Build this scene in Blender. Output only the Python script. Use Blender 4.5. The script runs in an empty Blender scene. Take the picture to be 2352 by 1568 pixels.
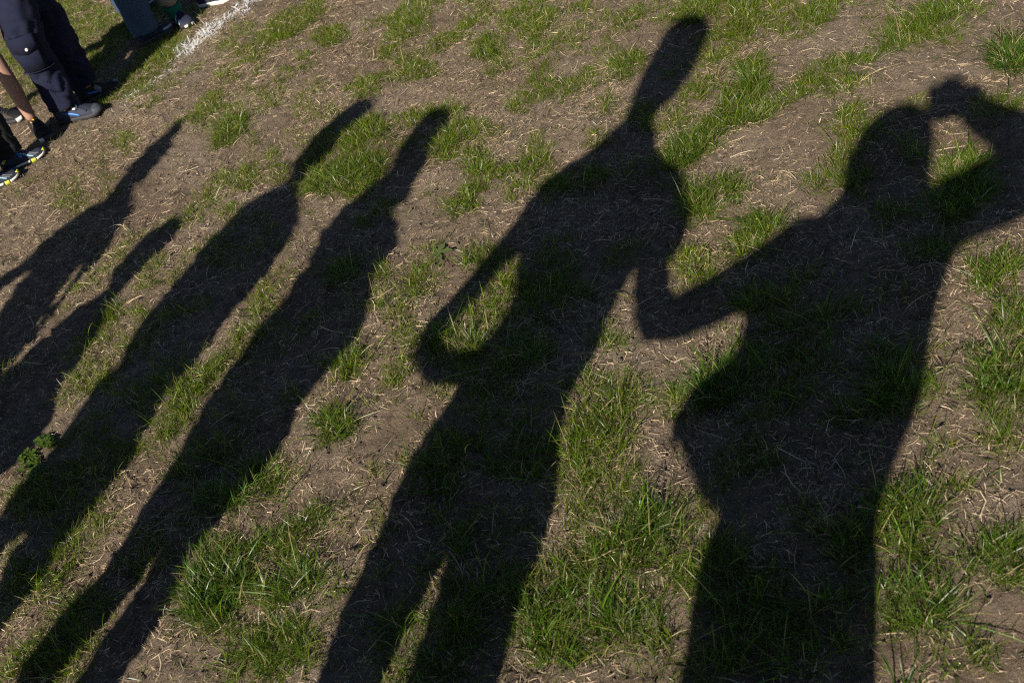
import bpy, math, random
import numpy as np
from mathutils import Vector, Matrix

# ------------------------------------------------------------------ camera, sky, sun, exposure
S = bpy.context.scene
COL = S.collection
FPX = 2400.0                      # focal length in pixels of a 2352 px wide picture
CX, CY = 1176.0, 784.0
CAM_H = 1.60                      # camera height above the ground, metres
NADIR = np.array([900.0, 2800.0, FPX]); NADIR /= np.linalg.norm(NADIR)
ANTI = np.array([2150.0 - CX, 254.0 - CY, FPX]); ANTI /= np.linalg.norm(ANTI)
SUN_EL = math.asin(float(ANTI @ NADIR))
TAN = math.tan(SUN_EL)
AY = ANTI - NADIR * (ANTI @ NADIR); AY /= np.linalg.norm(AY)     # world +Y: where shadows point
AZ = -NADIR
AX = np.cross(AY, AZ)
ROT = np.array([AX, AY, AZ])

def at(px, py, z=0.0):
    """world point at height z seen at a pixel of the 2352 x 1568 photograph"""
    r = np.array([px - CX, py - CY, FPX]); t = (CAM_H - z) / (r @ NADIR); p = r * t
    return np.array([p @ AX, p @ AY, z])

cam_data = bpy.data.cameras.new('view_camera')
cam = bpy.data.objects.new('view_camera', cam_data); COL.objects.link(cam)
right, up, back = ROT[:, 0], -ROT[:, 1], -ROT[:, 2]
M = Matrix(((right[0], up[0], back[0], 0), (right[1], up[1], back[1], 0), (right[2], up[2], back[2], CAM_H), (0, 0, 0, 1)))
cam.matrix_world = M
cam_data.sensor_width = 36.0
cam_data.lens = FPX / 2352.0 * 36.0
cam_data.clip_start = 0.02
cam_data.clip_end = 2000.0
cam_data.dof.use_dof = True
cam_data.dof.focus_distance = 2.75
cam_data.dof.aperture_fstop = 5.6
S.camera = cam

world = bpy.data.worlds.new('World'); S.world = world; world.use_nodes = True
wn = world.node_tree; wn.nodes.clear()
sky = wn.nodes.new('ShaderNodeTexSky'); sky.sky_type = 'NISHITA'; sky.sun_disc = False
sky.sun_elevation = SUN_EL; sky.sun_rotation = math.radians(180.0)
sky.air_density = 0.65; sky.dust_density = 0.25; sky.ozone_density = 1.2
bg = wn.nodes.new('ShaderNodeBackground'); bg.inputs['Strength'].default_value = 0.05
wo = wn.nodes.new('ShaderNodeOutputWorld')
wn.links.new(sky.outputs[0], bg.inputs[0]); wn.links.new(bg.outputs[0], wo.inputs[0])

sun_data = bpy.data.lights.new('sun', 'SUN'); sun_data.energy = 5.0; sun_data.angle = math.radians(0.6)
sun_data.color = (1.0, 0.92, 0.80)
sun = bpy.data.objects.new('sun', sun_data); COL.objects.link(sun)
to_sun = Vector((0, -math.cos(SUN_EL), math.sin(SUN_EL)))
sun.rotation_euler = to_sun.to_track_quat('Z', 'Y').to_euler()
sun.location = (0, -6, 6)

S.view_settings.view_transform = 'Standard'; S.view_settings.look = 'None'
S.view_settings.gamma = 1.0; S.view_settings.use_curve_mapping = False
S.view_settings.exposure = 0.72
S.cycles.max_bounces = 6
S.cycles.use_denoising = False
S.cycles.filter_width = 1.15

rng = np.random.default_rng(7)

# ------------------------------------------------------------------ helpers
def tag(o, label=None, category=None, group=None, kind=None):
    if label: o['label'] = label
    if category: o['category'] = category
    if group: o['group'] = group
    if kind: o['kind'] = kind
    return o

def empty(name, loc=(0, 0, 0)):
    o = bpy.data.objects.new(name, None); COL.objects.link(o); o.location = [float(v) for v in loc]
    o.empty_display_size = 0.1
    return o

def link(name, me, mat=None, parent=None, smooth=True):
    o = bpy.data.objects.new(name, me); COL.objects.link(o)
    if mat: me.materials.append(mat)
    if smooth and len(me.polygons):
        me.polygons.foreach_set('use_smooth', np.ones(len(me.polygons), bool))
    if parent is not None:
        o.parent = parent
        pl = parent.location.copy(); pp = parent.parent
        while pp is not None: pl += pp.location; pp = pp.parent
        o.location = -pl          # meshes are written in world coordinates
    return o

class MB:
    """collects closed shapes into one mesh"""
    def __init__(self): self.v = []; self.f = []
    def add(self, v, f):
        b = len(self.v); self.v += [tuple(map(float, p)) for p in v]; self.f += [tuple(i + b for i in q) for q in f]
        return self
    def loft(self, rings, cap=True, closed=True):
        n = len(rings[0]); v = [p for r in rings for p in r]; f = []
        m = n if closed else n - 1
        for i in range(len(rings) - 1):
            for j in range(m):
                k = (j + 1) % n
                f.append((i * n + j, i * n + k, (i + 1) * n + k, (i + 1) * n + j))
        if cap:
            f.append(tuple(range(n - 1, -1, -1))); b = (len(rings) - 1) * n; f.append(tuple(range(b, b + n)))
        return self.add(v, f)
    def ellipsoid(self, c, r, n=14, m=9):
        rings = []
        for i in range(m + 1):
            t = math.pi * (i + 0.02) / (m + 0.04)
            rings.append([(c[0] + r[0] * math.sin(t) * math.cos(2 * math.pi * j / n), c[1] + r[1] * math.sin(t) * math.sin(2 * math.pi * j / n), c[2] - r[2] * math.cos(t)) for j in range(n)])
        return self.loft(rings)
    def tube(self, pts, rad, n=10, ends=True):
        P = [np.array(p, float) for p in pts]; R = list(rad) if hasattr(rad, '__len__') else [rad] * len(P)
        if ends:   # rounded ends
            d0 = P[0] - P[1]; d0 /= np.linalg.norm(d0); d1 = P[-1] - P[-2]; d1 /= np.linalg.norm(d1)
            P = [P[0] + d0 * R[0] * 0.9, P[0] + d0 * R[0] * 0.5] + P + [P[-1] + d1 * R[-1] * 0.5, P[-1] + d1 * R[-1] * 0.9]
            R = [R[0] * 0.35, R[0] * 0.84] + R + [R[-1] * 0.84, R[-1] * 0.35]
        rings = []; prev = None
        for i, p in enumerate(P):
            a = P[max(i - 1, 0)]; b = P[min(i + 1, len(P) - 1)]; d = b - a; d /= (np.linalg.norm(d) + 1e-9)
            if prev is None:
                u = np.cross(d, (0, 0, 1.0)) if abs(d[2]) < 0.9 else np.cross(d, (0, 1.0, 0))
            else: u = prev - d * (prev @ d)
            u /= np.linalg.norm(u); prev = u; w = np.cross(d, u)
            rings.append([p + R[i] * (u * math.cos(2 * math.pi * j / n) + w * math.sin(2 * math.pi * j / n)) for j in range(n)])
        return self.loft(rings)
    def box(self, c, s, ax=None):
        ax = np.eye(3) if ax is None else np.array(ax)
        v = [np.array(c) + ax.T @ (np.array([x, y, z]) * np.array(s) / 2) for x in (-1, 1) for y in (-1, 1) for z in (-1, 1)]
        return self.add(v, [(0, 1, 3, 2), (4, 6, 7, 5), (0, 4, 5, 1), (2, 3, 7, 6), (0, 2, 6, 4), (1, 5, 7, 3)])
    def mesh(self, name):
        me = bpy.data.meshes.new(name); me.from_pydata(self.v, [], self.f); me.update(); return me
    def build(self, name, mat, parent=None, smooth=True, bevel=0.0):
        me = self.mesh(name)
        if bevel:
            import bmesh
            bm = bmesh.new(); bm.from_mesh(me)
            bmesh.ops.bevel(bm, geom=bm.edges[:], offset=bevel, segments=2, affect='EDGES', profile=0.6)
            bm.to_mesh(me); bm.free()
        return link(name, me, mat, parent, smooth)
    def fused(self, name, mat, parent=None, voxel=0.01, smooth=3):
        """one continuous surface out of the overlapping shapes"""
        me = self.mesh(name); o = bpy.data.objects.new(name, me); COL.objects.link(o)
        r = o.modifiers.new('r', 'REMESH'); r.mode = 'VOXEL'; r.voxel_size = voxel
        if smooth:
            s = o.modifiers.new('s', 'SMOOTH'); s.factor = 0.5; s.iterations = smooth
        dg = bpy.context.evaluated_depsgraph_get(); dg.update()
        m2 = bpy.data.meshes.new_from_object(o.evaluated_get(dg))
        bpy.data.objects.remove(o); bpy.data.meshes.remove(me); m2.name = name
        return link(name, m2, mat, parent)

# value noise, used for ground heights and for wrinkles
_T = np.random.default_rng(3).random((256, 256))
def vnoise(x, y):
    x = np.asarray(x, float); y = np.asarray(y, float)
    xi = np.floor(x).astype(int); yi = np.floor(y).astype(int); fx = x - xi; fy = y - yi
    fx = fx * fx * (3 - 2 * fx); fy = fy * fy * (3 - 2 * fy)
    a = _T[xi & 255, yi & 255]; b = _T[(xi + 1) & 255, yi & 255]; c = _T[xi & 255, (yi + 1) & 255]; d = _T[(xi + 1) & 255, (yi + 1) & 255]
    return (a * (1 - fx) + b * fx) * (1 - fy) + (c * (1 - fx) + d * fx) * fy - 0.5
def ground_z(x, y):
    x = np.asarray(x, float); y = np.asarray(y, float)
    h = 0.022 * vnoise(x * 2.1 + 9, y * 2.1 + 4) + 0.016 * vnoise(x * 6.3 + 31, y * 6.3 + 7)
    h += 0.012 * vnoise(x * 17 + 3, y * 17 + 50) + 0.011 * vnoise(x * 41, y * 41) + 0.009 * vnoise(x * 83 + 5, y * 83 + 2)
    return h

# ------------------------------------------------------------------ materials
def nodes(name):
    m = bpy.data.materials.new(name); m.use_nodes = True
    return m, m.node_tree, m.node_tree.nodes['Principled BSDF']
def ramp(nt, fac, stops):
    r = nt.nodes.new('ShaderNodeValToRGB'); e = r.color_ramp.elements
    while len(e) < len(stops): e.new(0.5)
    for k, (p, c) in zip(e, stops): k.position = p; k.color = (*c, 1)
    nt.links.new(fac, r.inputs[0]); return r.outputs[0]
def noise(nt, scale, detail=4, rough=0.6, vec=None):
    n = nt.nodes.new('ShaderNodeTexNoise'); n.inputs['Scale'].default_value = scale; n.inputs['Detail'].default_value = detail
    n.inputs['Roughness'].default_value = rough
    if vec is not None: nt.links.new(vec, n.inputs['Vector'])
    return n.outputs['Fac']
def coord(nt):
    return nt.nodes.new('ShaderNodeTexCoord').outputs['Object']
def geo_pos(nt):
    return nt.nodes.new('ShaderNodeNewGeometry').outputs['Position']
def bump(nt, p, h, strength, dist):
    b = nt.nodes.new('ShaderNodeBump'); b.inputs['Strength'].default_value = strength; b.inputs['Distance'].default_value = dist
    nt.links.new(h, b.inputs['Height']); nt.links.new(b.outputs[0], p.inputs['Normal'])

def soil_material():
    m, nt, p = nodes('dry_soil'); v = geo_pos(nt)
    big = ramp(nt, noise(nt, 2.2, 3, 0.55, v), [(0.32, (0.27, 0.2, 0.143)), (0.52, (0.355, 0.278, 0.208)), (0.72, (0.41, 0.335, 0.262))])
    mid = ramp(nt, noise(nt, 34, 7, 0.78, v), [(0.34, (0.36, 0.33, 0.3)), (0.48, (0.85, 0.83, 0.8)), (0.7, (1.15, 1.12, 1.08))])
    fine = ramp(nt, noise(nt, 240, 4, 0.75, v), [(0.3, (0.5, 0.47, 0.44)), (0.5, (0.95, 0.94, 0.92)), (0.75, (1.3, 1.27, 1.22))])
    mx = nt.nodes.new('ShaderNodeMix'); mx.data_type = 'RGBA'; mx.blend_type = 'MULTIPLY'; mx.inputs[0].default_value = 0.85
    nt.links.new(big, mx.inputs[6]); nt.links.new(mid, mx.inputs[7])
    mx2 = nt.nodes.new('ShaderNodeMix'); mx2.data_type = 'RGBA'; mx2.blend_type = 'MULTIPLY'; mx2.inputs[0].default_value = 0.75
    nt.links.new(mx.outputs[2], mx2.inputs[6]); nt.links.new(fine, mx2.inputs[7])
    nt.links.new(mx2.outputs[2], p.inputs['Base Color'])
    p.inputs['Roughness'].default_value = 0.95; p.inputs['Specular IOR Level'].default_value = 0.15
    ad = nt.nodes.new('ShaderNodeMath'); ad.operation = 'ADD'
    nt.links.new(noise(nt, 120, 6, 0.75, v), ad.inputs[0]); nt.links.new(noise(nt, 230, 5, 0.8, v), ad.inputs[1])
    bump(nt, p, ad.outputs[0], 1.0, 0.022)
    return m

def leaf_material(name, rough=0.34, spec=0.34, trans=0.35, tint=(1.5, 1.9, 0.6)):
    m, nt, p = nodes(name)
    a = nt.nodes.new('ShaderNodeAttribute'); a.attribute_name = 'tone'
    nt.links.new(a.outputs['Color'], p.inputs['Base Color'])
    p.inputs['Roughness'].default_value = rough; p.inputs['Specular IOR Level'].default_value = spec
    if trans:
        t = nt.nodes.new('ShaderNodeBsdfTranslucent'); mu = nt.nodes.new('ShaderNodeMix'); mu.data_type = 'RGBA'; mu.blend_type = 'MULTIPLY'
        mu.inputs[0].default_value = 1.0; mu.inputs[7].default_value = (*tint, 1)
        nt.links.new(a.outputs['Color'], mu.inputs[6]); nt.links.new(mu.outputs[2], t.inputs['Color'])
        ms = nt.nodes.new('ShaderNodeMixShader'); ms.inputs[0].default_value = trans
        nt.links.new(p.outputs[0], ms.inputs[1]); nt.links.new(t.outputs[0], ms.inputs[2])
        nt.links.new(ms.outputs[0], nt.nodes['Material Output'].inputs['Surface'])
    return m

def cloth(name, col, scale=900, rough=0.9, var=0.25):
    m, nt, p = nodes(name); v = coord(nt)
    lo = tuple(c * (1 - var) for c in col); hi = tuple(c * (1 + var) for c in col)
    a = ramp(nt, noise(nt, 14, 5, 0.6, v), [(0.3, lo), (0.7, hi)])
    w = ramp(nt, noise(nt, scale, 2, 0.6, v), [(0.3, (0.75,) * 3), (0.7, (1.2,) * 3)])
    mx = nt.nodes.new('ShaderNodeMix'); mx.data_type = 'RGBA'; mx.blend_type = 'MULTIPLY'; mx.inputs[0].default_value = 1
    nt.links.new(a, mx.inputs[6]); nt.links.new(w, mx.inputs[7]); nt.links.new(mx.outputs[2], p.inputs['Base Color'])
    p.inputs['Roughness'].default_value = rough; p.inputs['Specular IOR Level'].default_value = 0.2
    bump(nt, p, noise(nt, scale, 2, 0.6, v), 0.35, 0.0012)
    return m

def plain(name, col, rough=0.5, metal=0.0, spec=0.5, var=0.15, scale=60):
    m, nt, p = nodes(name); v = coord(nt)
    a = ramp(nt, noise(nt, scale, 5, 0.65, v), [(0.3, tuple(c * (1 - var) for c in col)), (0.7, tuple(min(1, c * (1 + var)) for c in col))])
    nt.links.new(a, p.inputs['Base Color'])
    p.inputs['Roughness'].default_value = rough; p.inputs['Metallic'].default_value = metal; p.inputs['Specular IOR Level'].default_value = spec
    return m

SOIL = soil_material()
GRASS = leaf_material('grass_blade')
STRAW = leaf_material('dry_straw', 0.75, 0.25, 0.12, (1.3, 1.2, 1.0))
PAINT = leaf_material('painted_blade', 0.8, 0.2, 0.15, (1, 1, 1))
CLOVER = leaf_material('clover_leaf', 0.5, 0.4, 0.3)
SKIN = plain('skin', (0.36, 0.205, 0.15), 0.5, 0, 0.4, 0.12, 40)
SKIN.node_tree.nodes['Principled BSDF'].inputs['Subsurface Weight'].default_value = 0.0
SKIN.node_tree.nodes['Principled BSDF'].inputs['Subsurface Radius'].default_value = (0.01, 0.004, 0.002)
HAIR = plain('brown_hair', (0.06, 0.035, 0.02), 0.5, 0, 0.5, 0.4, 120)
EYE = plain('eye_white', (0.75, 0.73, 0.7), 0.15)
NAVY = cloth('navy_cloth', (0.0105, 0.0125, 0.031))
BLACKC = cloth('black_cloth', (0.014, 0.014, 0.016))
DENIM = cloth('blue_denim', (0.04, 0.068, 0.115))
KHAKI = cloth('khaki_cloth', (0.23, 0.21, 0.15))
GREENK = cloth('green_knit', (0.005, 0.105, 0.07), 420)
GREYJ = cloth('grey_fleece', (0.11, 0.115, 0.125))
REDJ = cloth('red_jacket', (0.25, 0.03, 0.03))
BLUEJ = cloth('blue_jacket', (0.04, 0.09, 0.22))
OLIVEJ = cloth('olive_jacket', (0.07, 0.075, 0.04))
DARKJ = cloth('dark_jacket', (0.025, 0.025, 0.03))
SHOE_GREY = cloth('grey_shoe_fabric', (0.032, 0.038, 0.058), 700, 0.75)
SHOE_BLACK = cloth('black_shoe_fabric', (0.018, 0.017, 0.019), 700, 0.75)
SHOE_NAVY = cloth('navy_shoe_fabric', (0.022, 0.026, 0.048), 700, 0.75)
SHOE_BROWN = cloth('dark_brown_shoe_fabric', (0.055, 0.045, 0.04), 700, 0.8)
RUB_BLACK = plain('black_rubber', (0.025, 0.025, 0.028), 0.7)
RUB_GREY = plain('grey_rubber', (0.14, 0.145, 0.16), 0.65, 0, 0.4, 0.25, 90)
PALE_GREY = plain('pale_grey_rubber', (0.34, 0.35, 0.37), 0.65)
TOE_GREY = plain('scuffed_grey_rubber', (0.06, 0.065, 0.082), 0.7, 0, 0.4, 0.35, 110)
RUB_WHITE = plain('white_rubber', (0.66, 0.65, 0.62), 0.6, 0, 0.4, 0.15, 120)
NEON = plain('yellow_rubber', (0.5, 0.52, 0.05), 0.5)
BLUE = plain('blue_plastic', (0.03, 0.16, 0.62), 0.4)
CYAN = plain('pale_blue_trim', (0.35, 0.62, 0.72), 0.6)
YELLOW = plain('yellow_cord', (0.75, 0.42, 0.02), 0.6)
SILVER = plain('silver_metal', (0.75, 0.76, 0.78), 0.22, 1.0)
LACE = plain('dark_lace', (0.03, 0.032, 0.04), 0.8)
BLACKP = plain('black_plastic', (0.02, 0.02, 0.02), 0.45)
GLASS = plain('lens_glass', (0.02, 0.02, 0.03), 0.05)

# ------------------------------------------------------------------ the ground: one sheet to the horizon
def graded(lo, hi, step, far):
    core = np.arange(lo, hi, step); a = []; d = step
    while True:
        d *= 1.35
        a.append((a[-1] if a else core[-1]) + d)
        if a[-1] > far: break
    b = []; d = step
    while True:
        d *= 1.35
        b.append((b[-1] if b else core[0]) - d)
        if b[-1] < -far: break
    return np.concatenate([np.array(b[::-1]), core, np.array(a)])
gx = graded(-5.0, 0.7, 0.0122, 400.0); gy = graded(0.5, 4.7, 0.0122, 400.0)
GXX, GYY = np.meshgrid(gx, gy, indexing='ij')
GZ = ground_z(GXX, GYY)
gv = np.stack([GXX, GYY, GZ], -1).reshape(-1, 3)
nx, ny = len(gx), len(gy)
ii, jj = np.meshgrid(np.arange(nx - 1), np.arange(ny - 1), indexing='ij')
q = np.stack([ii * ny + jj, (ii + 1) * ny + jj, (ii + 1) * ny + jj + 1, ii * ny + jj + 1], -1).reshape(-1, 4)
def quick_mesh(name, v, faces_n, faces):
    me = bpy.data.meshes.new(name); me.vertices.add(len(v)); me.vertices.foreach_set('co', np.asarray(v, np.float32).ravel())
    nf = len(faces) // faces_n
    me.loops.add(len(faces)); me.loops.foreach_set('vertex_index', np.asarray(faces, np.int32))
    me.polygons.add(nf); me.polygons.foreach_set('loop_start', np.arange(nf, dtype=np.int32) * faces_n)
    me.update(calc_edges=True); me.validate(); return me
ground = link('ground', quick_mesh('ground', gv, 4, q.ravel()), SOIL)
tag(ground, kind='structure')

# ------------------------------------------------------------------ blades: grass, straw, paint
def ribbons(name, base, dirv, length, width, bend, tone, mat, segs=3, twist=None, parent=None, curl=None):
    """many thin tapered leaf ribbons. base (n,3); dirv (n,3) start direction; bend (n,3) added along the length squared"""
    n = len(base); ts = np.linspace(0, 1, segs + 1)
    d = dirv / np.linalg.norm(dirv, axis=1, keepdims=True)
    side = np.cross(d, np.array([0, 0, 1.0])); sl = np.linalg.norm(side, axis=1, keepdims=True)
    rnd = rng.normal(size=(n, 3)); side = np.where(sl < 0.15, np.cross(d, rnd), side)
    side /= (np.linalg.norm(side, axis=1, keepdims=True) + 1e-9)
    ang = rng.uniform(-1.1, 1.1, n) if twist is None else twist
    w = np.cross(side, d)
    side = side * np.cos(ang)[:, None] + w * np.sin(ang)[:, None]
    V = []
    L = length[:, None]
    for k, t in enumerate(ts):
        p = base + d * L * t + bend * L * t * t
        if curl is not None: p = p + side * (curl[:, None] * L * math.sin(math.pi * t))
        if k < segs:
            wd = (width * (0.75 + 0.5 * t) * (1 - t ** 2.2))[:, None]
            V += [p - side * wd / 2, p + side * wd / 2]
        else: V += [p]
    nv = 2 * segs + 1
    V = np.stack(V, 1).reshape(-1, 3)
    tri = []
    for k in range(segs - 1):
        a = 2 * k; tri += [a, a + 1, a + 3, a, a + 3, a + 2]
    a = 2 * (segs - 1); tri += [a, a + 1, a + 2]
    tri = np.array(tri); F = (tri[None, :] + (np.arange(n) * nv)[:, None]).ravel()
    me = quick_mesh(name, V, 3, F)
    at_ = me.attributes.new('tone', 'FLOAT_COLOR', 'POINT')
    c = np.ones((n, nv, 4), np.float32); c[:, :, :3] = tone[:, None, :]
    at_.data.foreach_set('color', c.ravel())
    return link(name, me, mat, parent)

# ------------------------------------------------------------------ where the grass grows (picture tiles of 588 x 522.6 px, three units per px)
# each entry: x y half-length half-height tilt density blade-length(cm)
P = {}
P[0, 0] = """480 120 220 140 0 .66 4;620 260 130 120 40 .66 4;150 480 140 200 0 .6 4;60 330 80 100 0 .62 4;700 380 260 60 45 .62 4;950 470 330 80 35 .6 4;900 100 160 120 0 .6 4;
1150 280 200 60 35 .55 4;800 600 140 50 30 .45 4;1000 650 90 80 0 .55 4.5;1330 60 90 60 0 .42 3.5;1000 150 200 120 0 .45 3;1200 540 80 35 35 .55 4;1340 455 60 30 20 .5 4;
1620 470 140 60 20 .6 4;1580 330 80 50 30 .55 4;1640 220 110 40 30 .55 4;1690 370 70 60 0 .55 4;1440 710 110 60 40 .75 5;1350 800 60 40 0 .55 4;1550 770 170 40 20 .5 4;
1690 640 80 40 20 .45 4;1740 930 40 50 0 .55 4;1400 880 70 20 30 .45 3.5;790 940 60 50 0 .55 4;880 970 70 50 30 .65 4;690 1080 50 50 0 .55 4;730 1210 50 30 0 .55 4;
530 1160 60 40 0 .3 3;450 1290 110 60 30 .55 4;490 1400 90 60 0 .55 4;920 1040 50 40 0 .35 3;1230 860 60 40 40 .55 4;1100 890 60 15 30 .35 3;350 1150 40 30 0 .35 3;240 1210 60 30 0 .35 3;
100 1300 50 40 0 .4 3;430 920 60 40 0 .35 3;780 1280 80 40 30 .45 4;1510 1230 80 60 30 .65 4.5;1700 1200 90 70 30 .85 5;1410 1350 70 60 0 .65 4.5;1730 1080 50 40 0 .45 4;
1290 1480 110 60 30 .55 4;1150 1530 80 40 0 .55 4;1580 1450 60 70 0 .65 5;60 760 70 40 0 .4 3;1230 1080 60 50 0 .2 3;920 1560 40 20 0 .3 3;560 1400 80 40 30 .3 3;300 900 60 40 0 .3 3;
1100 430 200 60 38 .45 3.5;560 430 120 60 40 .4 3;300 60 200 80 0 .4 3"""
P[1, 0] = """390 50 60 70 0 .85 5;210 160 130 80 35 .75 5;80 270 110 70 35 .65 4.5;490 60 50 30 0 .45 4;345 205 50 30 0 .55 4;230 290 70 30 0 .35 3.5;10 430 30 80 0 .65 4;330 410 60 60 45 .55 4;
210 510 50 40 35 .65 4;420 550 50 60 45 .45 4;330 650 90 40 35 .55 4;100 640 100 60 35 .55 4;40 720 60 40 0 .5 4;740 600 110 70 20 .8 5;870 130 130 35 20 .55 4;1100 70 170 70 25 .65 5;
1040 190 130 60 20 .65 5;960 250 80 40 0 .55 4;920 335 70 40 30 .75 5;1100 440 130 70 -15 .8 5;1010 530 80 40 0 .55 4;900 520 60 40 0 .55 4;1280 280 100 45 25 .7 5;1430 200 80 50 40 .65 5;
1530 100 120 60 35 .65 5;1500 20 80 30 0 .65 5;1690 430 100 60 40 .55 5;1740 160 50 70 0 .75 5;1560 420 50 40 0 .35 4;400 760 120 60 10 .5 4;540 790 50 50 0 .65 4;1090 780 130 50 20 .8 5;
1290 730 90 40 15 .75 5;1390 780 60 50 0 .55 5;1440 660 50 25 0 .45 4;750 900 140 80 15 .85 6;420 1000 140 60 45 .75 5;320 900 80 50 0 .35 3;100 1060 60 60 0 .55 4;240 950 60 60 0 .35 3;
180 1170 60 50 0 .75 5;640 1030 120 60 30 .75 5;400 1220 100 60 40 .9 6;620 1200 220 80 15 .85 7;780 1110 130 70 20 .65 7;720 1290 90 50 20 .75 6;900 970 60 40 0 .35 4;1300 970 90 90 40 .9 6;
1400 890 110 60 30 .8 6;1560 870 100 50 0 .65 5;1280 1060 60 30 0 .45 5;1090 970 110 50 20 .45 4;1530 1090 90 80 20 .7 6;1590 1210 130 60 30 .75 5;1480 1280 90 50 30 .7 5;1410 1390 80 60 20 .85 6;
1200 1280 40 40 0 .4 5;1740 1300 40 50 0 .55 5;1690 1130 60 30 0 .45 5;410 1480 40 40 40 .35 4;600 1390 60 40 0 .25 3;820 1450 130 50 35 .65 5;60 1510 110 80 0 .45 4;860 660 50 30 0 .3 4;750 330 60 60 0 .25 3;1640 560 80 60 0 .2 3"""
P[2, 0] = """120 60 140 80 20 .65 5;200 170 130 70 40 .7 5;110 240 80 60 30 .65 5;480 50 90 40 20 .65 5;620 120 80 50 0 .55 5;830 130 120 60 25 .7 5;1030 40 60 40 0 .55 5;1030 150 80 40 0 .45 4;
1270 80 150 70 15 .85 6;1450 60 80 60 0 .65 5;1630 100 100 90 60 .85 6;430 230 80 60 30 .55 5;430 310 90 50 0 .45 4;690 290 80 50 20 .45 4;590 350 30 30 0 .45 5;210 370 120 80 40 .6 5;
200 530 80 70 40 .65 5;80 640 80 60 30 .7 5;20 710 40 40 0 .55 5;300 620 90 60 35 .6 5;500 530 90 60 40 .65 5;640 670 80 60 40 .55 5;380 560 60 40 0 .45 4;1450 230 130 60 40 .7 5;
1590 230 90 60 0 .65 5;1430 370 110 80 30 .75 5;1350 490 70 70 0 .55 5;1300 610 110 60 20 .85 5;1650 520 110 80 60 .85 7;1590 680 150 80 35 .85 7;1640 790 130 50 15 .8 7;1430 830 150 60 35 .65 6;
1690 240 80 60 0 .55 5;1170 790 70 90 40 .45 5;1080 820 80 50 0 .6 5;890 740 110 60 20 .55 5;930 830 60 50 0 .5 5;1340 930 100 60 40 .65 7;1100 1070 120 40 15 .65 7;590 930 80 50 20 .6 5;
140 930 60 50 0 .55 5;200 1040 60 80 50 .65 5;110 1120 110 50 15 .75 6;60 1280 70 70 0 .7 5;280 1280 80 80 0 .55 6;450 1210 190 60 20 .65 6;650 1150 150 60 0 .45 5;850 1180 90 60 0 .35 5;
1150 1200 80 100 60 .55 6;1400 1280 90 60 30 .55 6;1520 1270 90 80 20 .65 7;1690 1530 120 50 20 .85 8;1230 370 100 50 40 .45 4;1130 480 100 40 30 .35 4;1700 440 60 60 0 .4 5"""
P[3, 0] = """120 110 110 110 45 .6 5;330 100 100 80 40 .7 6;420 30 170 40 15 .65 6;200 240 100 50 0 .45 5;760 50 80 40 30 .5 5;650 250 90 60 40 .4 4;850 170 80 60 0 .45 4;1060 130 120 90 45 .8 7;900 230 140 70 30 .8 7;
1200 60 180 60 30 .75 7;1000 290 140 30 10 .65 6;1290 210 110 60 25 .6 6;1400 40 100 40 0 .45 6;560 440 160 40 20 .7 6;370 500 160 60 25 .6 6;270 600 90 60 30 .7 6;150 660 60 40 0 .45 5;540 600 110 50 20 .75 6;
40 700 50 60 50 .75 6;560 790 90 60 40 .75 6;500 890 80 40 0 .55 5;690 860 100 60 20 .7 6;590 1000 90 60 40 .7 6;480 1100 80 60 40 .7 6;400 1220 100 70 25 .7 6;1030 710 90 50 10 .6 5;1230 930 60 60 0 .25 4;
1560 450 60 30 0 .35 6;1550 750 120 60 0 .55 6;1650 720 70 60 0 .55 6;980 1000 60 70 0 .55 7;620 1200 110 80 0 .55 6;560 1290 100 60 0 .45 6;850 1450 100 80 0 .55 7;1350 1330 200 90 30 .75 8;1200 1400 150 80 0 .55 7;
40 1530 60 40 0 .65 6;130 1190 60 50 0 .25 4;1660 150 60 60 0 .2 5;1250 390 80 30 0 .2 5"""
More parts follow.
